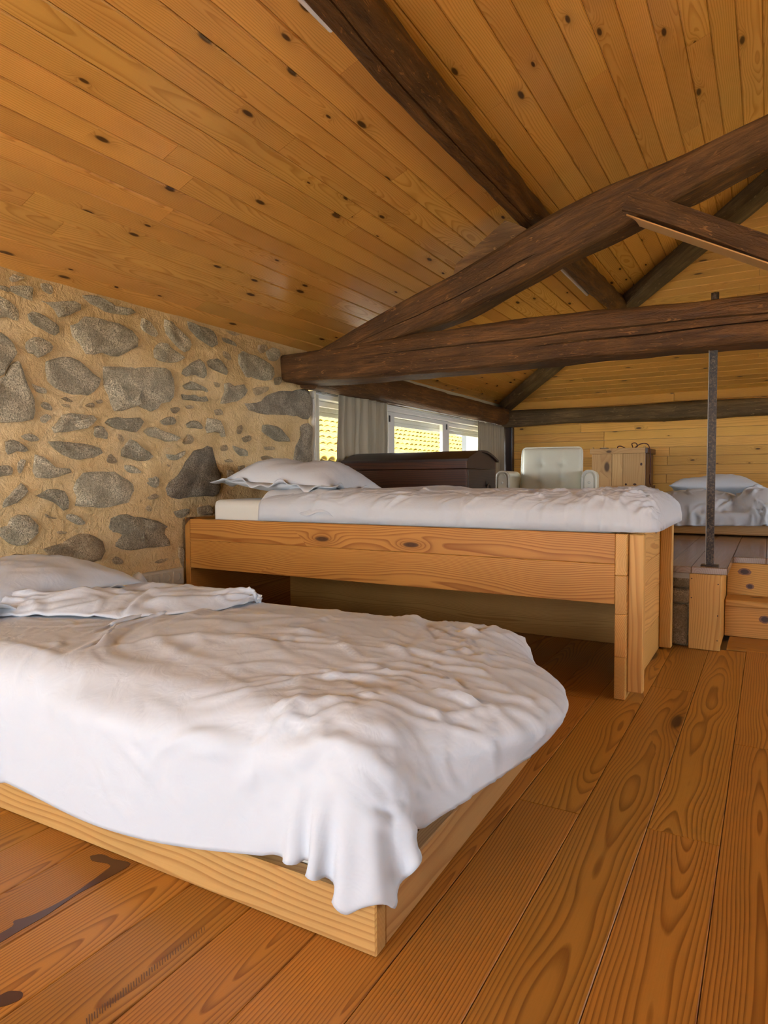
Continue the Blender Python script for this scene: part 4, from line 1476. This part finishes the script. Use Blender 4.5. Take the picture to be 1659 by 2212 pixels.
fl = mesh('turned_edge', fv.reshape(-1, 3), grid_faces(*fv.shape[:2]), M['sheet'], dv1, None, True)
fl.modifiers.new('thickness', 'SOLIDIFY').thickness = .005
p1 = pillow('pillow', Matrix.Translation((-2.28, 1.36, .425)) @ Matrix.Rotation(R(2), 4, 'Z') @ Matrix.Rotation(R(4), 4, 'Y'), .48, .68, .10, M['sheet'], 5, .05)
tag(p1, 'white pillow at the head of the low front bed', 'pillow')

# ------------------------------------------------------------------ raised bed
B2 = empty('raised_bed_frame', (-1.5, 2.87, 0))
tag(B2, 'tall pine bed frame with deep side rail standing against the stone wall', 'bed frame')
box('side_rail', -2.60, -.4705, 2.44, 2.472, .4905, .600, M['bed'], B2, 'x', .002)
box('side_rail', -2.60, -.4705, 2.44, 2.472, .345, .4900, M['bed'], B2, 'x', .002)
zs = [.001, .155, .31, .45, .60]
for a, b in zip(zs[:-1], zs[1:]):
    box('foot_plank', -.470, -.431, 2.438, 3.292, a + .0003, b - .0003, M['bedpost'], B2, 'y', .0025)
    box('head_plank', -2.636, -2.601, 2.438, 3.292, a + .0003, b + .006, M['bed'], B2, 'y', .0025)
for a, b in ((.001, .22), (.22, .42), (.42, .60)):
    box('back_plank', -2.60, -.4705, 3.262, 3.29, a + .0003, b - .0003, M['bedpost'], B2, 'x', .002)
box('leg_batten', -.4305, -.377, 2.468, 2.505, .024, .598, M['bedpost'], B2, 'z', .004)
box('leg_batten', -.4305, -.377, 3.262, 3.305, .010, .598, M['bedpost'], B2, 'z', .004)
for i in range(10):
    box('slat', -2.5 + i * .2, -2.42 + i * .2, 2.473, 3.261, .455, .475, M['bedpost'], B2, 'y', .002)
m2 = rounded('mattress', (-2.475, 2.478, .476), (-.49, 3.255, .700), .03, M['sheetcream'])
tag(m2, 'cream-covered mattress on the tall pine bed, bare below its pillow', 'mattress')
def tucked(x0, x1, y0, y1, zb, zt, r, R_foot, nx, nv, seed):
    """duvet tucked in round a mattress: its cross-section closes in a soft loaf end at x1"""
    P = np.zeros((nx, nv, 3))
    L = x1 - x0
    for i in range(nx):
        a = i / (nx - 1)
        x = x0 + L * (1 - (1 - a) ** 1.35)
        q = max(0.0, (x - (x1 - R_foot)) / R_foot)
        k = math.sqrt(max(0.0, 1 - q ** 2.4))
        zz = zb + (zt - zb) * k ** .75
        ya, yb = y0 + .10 * (1 - k ** .45), y1 - .10 * (1 - k ** .45)
        for j in range(nv):
            v = 2 * j / (nv - 1) - 1
            th = math.copysign(abs(v) ** .8, v)
            c = max(0.0, 1 - abs(th) ** 7) ** .42
            w = 1 - .045 * (abs(th) ** 12) * 0
            P[i, j] = (x, (ya + yb) / 2 + (yb - ya) / 2 * math.copysign(min(1, abs(th) * 1.03) ** .92, th) * w, zb + (zz - zb) * c)
    f = P.reshape(-1, 3)
    P[..., 2] += (waves(f, 9, seed) * .006 + waves(f, 24, seed + 1) * .003).reshape(nx, nv) * np.clip((P[..., 2] - zb) / .06, 0, 1)
    P[..., 1] += (waves(f, 26, seed + 2) * .006).reshape(nx, nv)
    return P


P = tucked(-2.14, -.335, 2.445, 3.295, .606, .748, .07, .16, 110, 72, 3)
dv2 = cloth_obj('duvet', P, M['sheetrose'], sets=[
    (40, (.0, 1, .15, .85), R(60), .6, .12, .018, .005), (110, (.05, 1, .03, .30), R(62), .4, .08, .010, .0055), (90, (.72, .97, .05, .9), R(35), .6, .09, .010, .0040)], seed=6)
tag(dv2, 'off-white duvet smoothed over the tall pine bed', 'duvet')
cf = []
nU, nV = 26, 12
for i in range(nU):
    for j in range(nV):
        a, s = i / (nU - 1), j / (nV - 1)
        x = -2.15 + .50 * a + .03 * s
        y = 2.462 + .34 * s + .015 * math.sin(a * 7)
        zt = .738 + .018 * math.sin(s * 3.0) + .006 * math.sin(a * 19 + s * 9)
        drop = max(0, (0.20 - s) / .20)
        cf.append((x + .04 * drop * a, y - .018 * drop, zt - .115 * drop * (0.55 + .45 * a) - .010 * math.sin(a * 15) * drop))
tf = mesh('turned_edge', cf, grid_faces(nU, nV), M['sheetrose'], dv2, None, True)
tf.modifiers.new('thickness', 'SOLIDIFY').thickness = .010
tf.modifiers.new('smooth', 'SUBSURF').levels = 1
p2 = pillow('pillow', Matrix.Translation((-2.15, 2.86, .765)) @ Matrix.Rotation(R(3), 4, 'Z') @ Matrix.Rotation(R(-3), 4, 'X') @ Matrix.Rotation(R(3), 4, 'Y'), .66, .62, .135, M['sheetrose'], 12, .04, -.12)
tag(p2, 'plump off-white pillow at the head of the tall pine bed', 'pillow')

# ------------------------------------------------------------------ bed on the platform
B3 = empty('low_platform_bed', (.2, 5.6, PZ))
tag(B3, 'low pine bed frame on the platform, half hidden by the tall bed', 'bed frame')
box('side_board', -.86, 1.25, 5.15, 5.185, PZ + .012, PZ + .100, M['bedpale'], B3, 'x', .006)
box('side_board', -.86, 1.25, 6.02, 6.055, PZ + .012, PZ + .100, M['bedpale'], B3, 'x', .006)
box('end_board', -.86, -.825, 5.186, 6.019, PZ + .012, PZ + .100, M['bedpale'], B3, 'y', .004)
box('end_board', 1.215, 1.25, 5.186, 6.019, PZ + .012, PZ + .100, M['bedpale'], B3, 'y', .004)
for x in (-.75, .2, 1.1):
    box('foot', x, x + .08, 5.30, 5.36, PZ + .0005, PZ + .012, M['blackplastic'], B3, 'x', .001)
    box('foot', x, x + .08, 5.86, 5.92, PZ + .0005, PZ + .012, M['blackplastic'], B3, 'x', .001)
m3 = rounded('mattress', (-.82, 5.19, PZ + .085), (1.21, 6.015, PZ + .165), .025, M['mattgrey'])
tag(m3, 'thin grey mattress on the platform bed', 'mattress')
P = drape(70, 57, .019, -.93, 5.03, .84, [((-.86, 5.13, .2), (1.3, 6.07, .555), .03)], .40, 110, (.84, .86), 21, .55, ells=[((-.47, 5.50, .55), (.36, .34, .155)), ((-.05, 5.42, .55), (.22, .25, .165))], noise=.03)
dv3 = cloth_obj('duvet', P, M['sheet'], sp=.019, sets=[(150, (0, 1, 0, 1), R(60), .7, .07, .011, .012)], seed=7)
tag(dv3, 'crumpled white duvet heaped on the platform bed', 'duvet')
P = drape(56, 46, .019, .06, 5.16, .80, [((-.2, 5.13, .2), (1.3, 6.07, .555), .03)], .40, 90, (.80, .86), 22, .6, ells=[((.45, 5.5, .55), (.38, .30, .13))], noise=.03)
dv4 = cloth_obj('blanket', P, M['sheet'], sp=.019, sets=[(110, (0, 1, 0, 1), R(110), .4, .08, .011, .012)], seed=8)
tag(dv4, 'gathered white blanket at the right edge of the platform bed', 'blanket')
p3 = pillow('pillow', Matrix.Translation((-.38, 5.80, .69)) @ Matrix.Rotation(R(6), 4, 'Z') @ Matrix.Rotation(R(-12), 4, 'X'), .64, .44, .11, M['sheet'], 31, 0)
tag(p3, 'white pillow behind the crumpled duvet on the platform bed', 'pillow')

# ------------------------------------------------------------------ chest
CH = empty('wooden_chest', (-2.08, 4.03, PZ))
tag(CH, 'dark wooden chest with arched lid standing below the window', 'chest')
cx0, cx1, cy0, cy1 = -2.53, -1.62, 3.78, 4.29
box('front_board', cx0, cx1, cy0, cy0 + .022, PZ + .30, PZ + .475, M['chest'], CH, 'x', .002)
box('front_board', cx0, cx1, cy0, cy0 + .022, PZ + .001, PZ + .2995, M['chest'], CH, 'x', .002)
box('back_board', cx0, cx1, cy1 - .022, cy1, PZ + .001, PZ + .475, M['chest'], CH, 'x', .002)
box('end_board', cx1 - .022, cx1 + .002, cy0 + .0225, cy1 - .0225, PZ + .001, PZ + .475, M['chestdark'], CH, 'y', .002)
box('end_board', cx0 - .002, cx0 + .022, cy0 + .0225, cy1 - .0225, PZ + .001, PZ + .475, M['chestdark'], CH, 'y', .002)
lz = PZ + .478
prof = []
for i in range(17):
    a = i / 16
    prof.append((cy0 - .014 + (cy1 - cy0 + .028) * a, lz + .060 + .060 * math.sin(math.pi * a)))
lv, lf = [], []
for x in (cx0 - .016, cx1 + .016):
    for (y, z) in prof:
        lv.append((x, y, z))
    for (y, z) in prof:
        lv.append((x, y, z - .014))
n = 17
for i in range(n - 1):
    lf += [(i, i + 1, 34 + i + 1, 34 + i), (17 + i + 1, 17 + i, 51 + i, 51 + i + 1), (i + 1, i, 17 + i, 17 + i + 1), (34 + i, 34 + i + 1, 51 + i + 1, 51 + i)]
lf += [(0, 34, 51, 17), (16, 33, 67, 50)]
lid = mesh('lid', lv, lf, M['chestdark'], CH, None, True, auto=35)
box('lid_front', cx0, cx1, cy0, cy0 + .02, lz, lz + .052, M['chest'], lid, 'x', .002)
box('lid_back', cx0, cx1, cy1 - .02, cy1, lz, lz + .052, M['chest'], lid, 'x', .002)
for x in (cx0, cx1 - .02):
    gv = [(x + d, y if 0 < i < 16 else min(max(y, cy0 + .0205), cy1 - .0205), z - .015) for d in (0, .02) for i, (y, z) in enumerate(prof)]
    gv += [(x + d, y, lz) for d in (0, .02) for y in (cy0 + .0205, cy1 - .0205)]
    mesh('lid_end', gv, [tuple(range(17))[::-1] + (34, 35), tuple(range(17, 34)) + (37, 36), (34, 36, 37, 35)] + [(i, i + 1, 18 + i, 17 + i) for i in range(16)], M['chestdark'], lid)
hr = [(cx1 + .012 + .004 * math.sin(t_), 4.12 + .035 * math.cos(t_), PZ + .335 + .04 * math.sin(t_)) for t_ in np.linspace(0, 2 * math.pi, 21)]
hd = tube('ring_handle', hr, .006, M['iron'], CH, 8)
box('handle_plate', cx1 + .0025, cx1 + .006, 4.10, 4.14, PZ + .36, PZ + .40, M['iron'], CH, 'z', .001)
for yy in (cy0 + .03,):
    for i in range(5):
        tube('nail', [(cx1 - .011, cy0 + .001, PZ + .06 + i * .055), (cx1 - .011, cy0 - .002, PZ + .06 + i * .055)], .003, M['iron'], CH, 6)

# ------------------------------------------------------------------ armchair
AC = empty('armchair', (-1.555, 5.33, PZ), R(11))
tag(AC, 'cream vinyl armchair with tufted back facing the viewer', 'armchair')


def arm(sx):
    # rounded arm: profile in x-z swept along y
    w, h, r = .115, .475, .05
    x0, x1 = (sx - w / 2, sx + w / 2)
    pr = [(x0, .09)]
    for i in range(7):
        a = math.pi - i / 6 * math.pi / 2
        pr.append((x0 + r + r * math.cos(a), h - r + r * math.sin(a)))
    for i in range(7):
        a = math.pi / 2 - i / 6 * math.pi / 2
        pr.append((x1 - r + r * math.cos(a), h - r + r * math.sin(a)))
    pr.append((x1, .09))
    n = len(pr)
    v = [(x, y, z) for y in (-.335, .30) for x, z in pr]
    f = [tuple(range(n)), tuple(range(2 * n - 1, n - 1, -1))] + [(i, n + i, n + (i + 1) % n, (i + 1) % n) for i in range(n)]
    a_ = mesh('arm', v, f, M['leather'], AC, Matrix.Identity(4), True, True, auto=40)
    ip = []
    for i in range(n):
        x, z = pr[i]
        ip.append((sx + (x - sx) * .80, .09 + (z - .09) * .975))
    tube('piping', [(x, -.337, z) for x, z in ip], .0075, M['piping'], a_, 8, False).matrix_basis = W[AC]
    q = [(sx + (x - sx) * .60, .10 + (z - .10) * .945) for x, z in pr]
    v = [(x, -.336, z) for x, z in q] + [(sx + (x - sx) * .93, -.349, .10 + (z - .10) * .985) for x, z in q]
    f = [tuple(range(n, 2 * n))] + [(i, (i + 1) % n, n + (i + 1) % n, n + i) for i in range(n)]
    pn = mesh('front_panel', v, f, M['leather'], a_, W[AC], True, auto=40)
    bt = [(sx + .010 * math.sin(p_) * math.cos(t_), -.349 - .006 * math.cos(p_), h - .095 + .010 * math.sin(p_) * math.sin(t_)) for p_ in np.linspace(0, math.pi / 2, 5) for t_ in np.linspace(0, 2 * math.pi, 12, endpoint=False)]
    mesh('button', bt, grid_faces(5, 12, True), M['piping'], a_, W[AC], True)
    return a_


arm(-.325)
arm(.325)
# back with tufts
nu, nv = 37, 33
bw, bz0, bz1 = .50, .20, .675
bv = []
for i in range(nu):
    for j in range(nv):
        u_, v_ = -1 + 2 * i / (nu - 1), -1 + 2 * j / (nv - 1)
        x, z = u_ * bw / 2, bz0 + (v_ + 1) / 2 * (bz1 - bz0)
        cr = (1 - abs(u_) ** 8) * (1 - abs(v_) ** 8)
        pf = .045 * max(0, cr) ** .4
        for tx in (-.085, .085):
            for tz in (.535, .385):
                pf -= .018 * math.exp(-((x - tx) ** 2 + (z - tz) ** 2) / .0007)
            pf -= .004 * math.exp(-((x - tx) ** 2) / .00002)
        pf -= .004 * math.exp(-((z - .535) ** 2) / .00002)
        # rounded corners
        if abs(u_) > .86 and v_ > .8:
            du, dw = (abs(u_) - .86) / .14, (v_ - .8) / .2
            l = math.hypot(du, dw)
            if l > 1:
                x = math.copysign((.86 + .14 * du / l) * bw / 2, u_)
                z = bz0 + (1.8 + .2 * dw / l) / 2 * (bz1 - bz0)
        bv.append((x, .185 + (z - .3) * .22 - pf, z))
nb = len(bv)
bv += [(x, .185 + (z - .3) * .22 + .09, z) for (x, y, z) in bv]
bf = [tuple(reversed(f)) for f in grid_faces(nu, nv)] + [tuple(nb + q for q in f) for f in grid_faces(nu, nv)]
ringi = [i * nv for i in range(nu)] + [(nu - 1) * nv + j for j in range(1, nv)] + [i * nv + nv - 1 for i in range(nu - 2, -1, -1)] + [j for j in range(nv - 2, 0, -1)]
for a, b in zip(ringi, ringi[1:] + ringi[:1]):
    bf.append((a, b, nb + b, nb + a))
back = mesh('backrest', bv, bf, M['leather'], AC, Matrix.Identity(4), True, True, auto=55)
bm = bmesh.new()
bm.from_mesh(back.data)
bmesh.ops.recalc_face_normals(bm, faces=bm.faces)
bm.to_mesh(back.data)
bm.free()
pp = [(bv[q][0], bv[q][1] - .002, bv[q][2]) for q in ringi if bv[q][2] > .28]
kk = next((i for i in range(len(pp)) if abs(pp[i][2] - pp[i - 1][2]) > .2 or abs(pp[i][0] - pp[i - 1][0]) > .3), 0)
pp = pp[kk:] + pp[:kk]
o = tube('piping', pp, .006, M['piping'], back, 8)
o.matrix_basis = W[AC]
rounded('seat_cushion', (-.262, -.325, .20), (.262, .20, .325), .03, M['leather'], AC, None, 3, True)
rounded('seat_base', (-.265, -.30, .09), (.265, .28, .20), .015, M['leather'], AC, None, 2, True)
for lx in (-.3, .3):
    for ly in (-.28, .25):
        box('leg', lx - .02, lx + .02, ly - .02, ly + .02, .0005, .0895, M['chestdark'], AC, 'z', .004, True)

# ------------------------------------------------------------------ crate cabinet with cable
CR8 = empty('crate_cabinet', (-1.24, 6.78, PZ))
tag(CR8, 'upright raw pine crate with battens against the far pine wall', 'crate')
kx0, kx1, ky0, ky1, kz1 = -1.495, -1.005, 6.56, 7.05, 1.062
for a, b in ((kx0, -1.305), (-1.305, -1.205), (-1.205, kx1)):
    box('front_plank', a + .001, b - .001, ky0, ky0 + .02, PZ + .02, kz1 - .02, M['crate'], CR8, 'z', .002)
box('batten', kx0 - .014, kx1 + .002, ky0 - .022, ky0 - .0005, kz1 - .035, kz1 + .018, M['crate'], CR8, 'x', .003)
box('batten', kx0 + .004, kx1, ky0 - .022, ky0 - .0005, .672, .722, M['crate'], CR8, 'x', .003)
box('batten', kx0, kx1, ky0 - .022, ky0 - .0005, PZ + .001, PZ + .05, M['crate'], CR8, 'x', .003)
for a, b in ((6.581, 6.72), (6.722, 6.88), (6.882, 7.05)):
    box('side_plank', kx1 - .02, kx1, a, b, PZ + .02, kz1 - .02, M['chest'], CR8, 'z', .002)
    box('side_plank', kx0, kx0 + .02, a, b, PZ + .02, kz1 - .02, M['crate'], CR8, 'z', .002)
for zz in (kz1 - .035, .672, PZ + .001):
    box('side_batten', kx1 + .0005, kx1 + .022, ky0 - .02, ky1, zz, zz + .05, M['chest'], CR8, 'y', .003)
box('top_board', kx0 + .0, kx1, ky0 + .0, ky1, kz1 - .0195, kz1 - .002, M['crate'], CR8, 'x', .002)
for x in (kx0 + .002, kx1 - .018):
    box('corner_peg', x, x + .018, ky0 - .002, ky0 + .02, kz1 - .001, kz1 + .032, M['crate'], CR8, 'z', .004)
disc('knot', (kx1 - .035, ky0, .925), (1, 0, 0), (0, 0, 1), .010, .014, M['knot'], CR8, .0012, 4)
disc('knot', (kx1 - .17, ky0, .735), (1, 0, 0), (0, 0, 1), .010, .011, M['knot'], CR8, .0012, 5)
disc('knot', (kx1 - .09, ky0, .735), (1, 0, 0), (0, 0, 1), .015, .010, M['knot'], CR8, .0012, 6)
cz = kz1 + .004
cab = tube('cable', spline([(-1.26, 6.64, cz), (-1.265, 6.62, cz + .03), (-1.235, 6.62, cz + .035), (-1.19, 6.63, cz + .012), (-1.15, 6.68, cz), (-1.13, 6.64, cz + .02), (-1.135, 6.62, cz + .055), (-1.10, 6.61, cz + .06), (-1.085, 6.62, cz + .03), (-1.12, 6.64, cz + .012), (-1.07, 6.62, cz + .045), (-1.02, 6.62, cz + .055), (-.985, 6.63, cz + .03), (-.972, 6.64, cz - .06), (-.974, 6.65, cz - .2), (-.980, 6.66, cz - .30), (-.972, 6.68, cz - .34)], 6), .0045, M['redcable'], None, 8)
tag(cab, 'thin dark red cable looped on top of the pine crate', 'cable')
rem = empty('small_dark_box', (-1.40, 6.62, kz1 - .002))
tag(rem, 'small dark object with a white label lying on the pine crate', 'box')
box('body', -1.43, -1.35, 6.60, 6.64, kz1 - .0015, kz1 + .026, M['blackplastic'], rem, 'x', .003)
box('label', -1.415, -1.375, 6.602, 6.638, kz1 + .0262, kz1 + .028, M['white'], rem, 'x', .0005)


# ------------------------------------------------------------------ curtains
def curtain(name, y0, y1, zt, zb, seed, label, pleats, amp, flare=0.0, lean=0.0):
    ny_, nz_ = 110, 26
    rs = np.random.RandomState(seed)
    ph = rs.uniform(0, 6.28, 6)
    vs = []
    for j in range(nz_):
        s = j / (nz_ - 1)
        for i in range(ny_):
            a = i / (ny_ - 1)
            aa = a + .035 * math.sin(a * 9 + ph[0]) + .02 * math.sin(a * 21 + ph[1])
            am = amp * (.55 + .45 * s) * (.55 + .45 * math.sin(a * 5 + ph[2]) ** 2)
            x = WX + .062 + am * math.sin(aa * 2 * math.pi * pleats + ph[3] + .8 * s * math.sin(a * 4 + ph[4])) + .4 * am * math.sin(aa * 4.4 * math.pi * pleats + ph[5] + s)
            y = y0 + (y1 - y0) * a + flare * s * (a - .5) + lean * s + .006 * math.sin(s * 9 + a * 17)
            z = zt + (zb - zt) * s + (.006 * math.sin(a * 2 * math.pi * pleats) if j == 0 else 0)
            vs.append((x, y, z))
    o = mesh(name, vs, grid_faces(nz_, ny_), M['curtain'], None, None, True)
    o.modifiers.new('thickness', 'SOLIDIFY').thickness = .002
    return tag(o, label, 'curtain', 'linen curtains at the window')


curtain('curtain', 3.79, 4.48, 1.400, .66, 3, 'beige linen curtain drawn at the near end of the window', 6.5, .022, .02, -.03)
curtain('curtain', 6.32, 7.11, 1.385, .50, 9, 'beige linen curtain in the far corner of the window', 9.5, .018)
rod = empty('curtain_rail', (WX + .06, 5.4, 1.40))
tag(rod, 'thin white curtain rail under the dark log', 'curtain rail')
tube('rail', [(WX + .055, 3.69, 1.402), (WX + .055, 7.12, 1.392)], .006, M['white'], rod, 8)
box('bracket', WX + .0165, WX + .06, 3.668, 3.684, 1.375, 1.404, M['chrome'], rod, 'x', .002)
box('bracket', WX + .0165, WX + .06, 7.122, 7.13, 1.375, 1.402, M['chrome'], rod, 'x', .002)
tube('end_knob', [(WX + .055, 3.695, 1.402), (WX + .055, 3.72, 1.402)], .010, M['blackplastic'], rod, 8)

# ------------------------------------------------------------------ sockets
SK = empty('socket_strip', (WX + .01, 2.275, .30))
tag(SK, 'beige four-gang power socket strip on the stone wall beside the tall bed', 'power socket')
sy0, sy1, sz0, sz1 = 2.122, 2.424, .262, .346
box('frame', WX - .02, WX + .018, sy0, sy1, sz0, sz1, M['beige'], SK, 'y', .004)
for i in range(4):
    cy = sy0 + .0445 + i * .071
    zc = (sz0 + sz1) / 2
    sx = WX + .018
    # recessed square insert with a round well
    n = 24
    v, f = [], []
    for k in range(n):
        t_ = 2 * math.pi * k / n
        c, s = math.cos(t_), math.sin(t_)
        q = .0275 / max(abs(c), abs(s))
        v += [(sx + .0035, cy + q * c, zc + q * s), (sx + .0045, cy + .0195 * c, zc + .0195 * s), (sx - .010, cy + .0185 * c, zc + .0185 * s)]
        v += [(sx, cy + q * c * 1.02, zc + q * s * 1.02)]
    for k in range(n):
        a, b = 4 * k, 4 * ((k + 1) % n)
        f += [(a, b, b + 1, a + 1), (a + 1, b + 1, b + 2, a + 2), (a + 3, b + 3, b, a)]
    f.append(tuple(4 * k + 2 for k in range(n)))
    so = mesh('socket', v, f, M['beigein'], SK, None)
    bm = bmesh.new()
    bm.from_mesh(so.data)
    bmesh.ops.recalc_face_normals(bm, faces=bm.faces)
    bm.to_mesh(so.data)
    bm.free()
    for dy in (-.0095, .0095):
        tube('hole', [(sx - .0098, cy + dy, zc), (sx - .0085, cy + dy, zc)], .0026, M['blackplastic'], so, 8)

# ------------------------------------------------------------------ strip lamps on the purlin


def lamp(y0, y1, x, z, label):
    r = empty('strip_lamp', (x, (y0 + y1) / 2, z))
    tag(r, label, 'lamp', 'strip lamps along the purlin')
    box('body', x - .012, x + .022, y0, y1, z - .012, z + .016, M['lampbody'], r, 'y', .003)
    n = 10
    v = [(x - .012 + .017 * math.cos(a) * 1.0, y, z - .004 + .020 * math.sin(a)) for y in (y0 + .002, y1 - .002) for a in np.linspace(math.pi * .55, math.pi * 1.75, n)]
    f = [(i, i + 1, n + i + 1, n + i) for i in range(n - 1)] + [tuple(range(n)), tuple(range(2 * n - 1, n - 1, -1))]
    mesh('diffuser', v, f, M['tube'], r, None, True, auto=60)
    return r


lamp(.65, 1.68, -1.14, 2.155, 'white strip lamp fixed along the purlin at the top of the picture')
lamp(4.05, 4.98, -1.165, 2.155, 'white strip lamp on the purlin behind the rafter')

# ------------------------------------------------------------------ outside the window
out = struct(mesh('ground', [(-60, -60, -2.6), (60, -60, -2.6), (60, 60, -2.6), (-60, 60, -2.6)], [(0, 1, 2, 3)], M['ground']), 'dry ground outside')
ter = struct(box('floor_bounce_terrace', -7, 7, -12, YN - .2, -.30, -.04, M['terrace'], None, 'x', .01), 'added pale terrace outside the doors that bounces daylight up to the ceiling')  # unseen slab added to throw sun and sky light onto the ceiling
NR = empty('neighbour_roof', (-7.5, 11, 1.0))
tag(NR, 'yellow lichen-covered tiled roof of the next house, seen through the window', 'roof')
ra = R(24)
rx0, rz0 = -6.2, 1.10
L, ya, yb = 4.2, 5.0, 19.0
mesh('roof_deck', [(rx0, ya, rz0 - .06), (rx0, yb, rz0 - .06), (rx0 - L * math.cos(ra), yb, rz0 - .06 + L * math.sin(ra)), (rx0 - L * math.cos(ra), ya, rz0 - .06 + L * math.sin(ra))], [(0, 1, 2, 3)], M['tile'], NR)
box('wall', rx0 - L * math.cos(ra), rx0 - .3, ya + .1, yb - .1, -2.6, rz0 - .1, M['plaster'], NR, 'y', .01)
tl, tw = .42, .22
tv, tfc = [], []
for i, y_ in enumerate((0, tl)):
    for k in range(7):
        a = math.pi * k / 6
        rr = tw * .5 * (1 - .12 * i)
        tv += [(y_, rr * math.cos(a), rr * math.sin(a) * .8), (y_, (rr - .018) * math.cos(a), (rr - .018) * math.sin(a) * .8)]
for k in range(6):
    a, b = 2 * k, 14 + 2 * k
    tfc += [(a, a + 2, b + 2, b), (a + 3, a + 1, b + 1, b + 3), (a + 2, a, a + 1, a + 3)]
tmesh = None
ux = np.array((-math.cos(ra), 0, math.sin(ra)))
uy = np.array((0, -1.0, 0))
uz = np.cross(ux, uy)
cnt = 0
spots = []
for c_ in range(int((yb - ya) / tw)):
    for r_ in range(int(L / (tl - .06))):
        spots.append((r_, ya + tw * (c_ + .5), c_))
far_v, far_f = [], []
for r_, y_, c_ in spots:
    p = np.array((rx0 + .03, y_ + rng.uniform(-.008, .008), rz0 + rng.uniform(-.006, .006))) + ux * (r_ * (tl - .06))
    tilt = -.05
    ux2 = ux * math.cos(tilt) + uz * math.sin(tilt)
    uz2 = np.cross(ux2, uy)
    if 8.2 < y_ < 15.5 and r_ < 6 and cnt < 290:
        m = Matrix.Identity(4)
        for q in range(3):
            m[q][0], m[q][1], m[q][2], m[q][3] = ux2[q], uy[q], uz2[q], p[q]
        if tmesh is None:
            o = mesh('tile', tv, tfc, M['tile'], NR, m, True, auto=40)
            tmesh = o.data
        else:
            reg(bpy.data.objects.new('tile', tmesh), m, NR)
        cnt += 1
    else:
        b_ = len(far_v)
        for v in tv:
            far_v.append(p + ux2 * v[0] + uy * v[1] + uz2 * v[2])
        far_f += [tuple(b_ + q for q in f) for f in tfc]
o = mesh('tiles', far_v, far_f, M['tile'], NR, None, True, auto=40)
o['kind'] = 'stuff'
gw = box('grey_shed', -6.12, -5.0, 14.0, 16.5, -2.6, 3.2, M['render'], None, 'z', .02)
tag(gw, 'pale grey rendered building corner at the right of the window view', 'building')
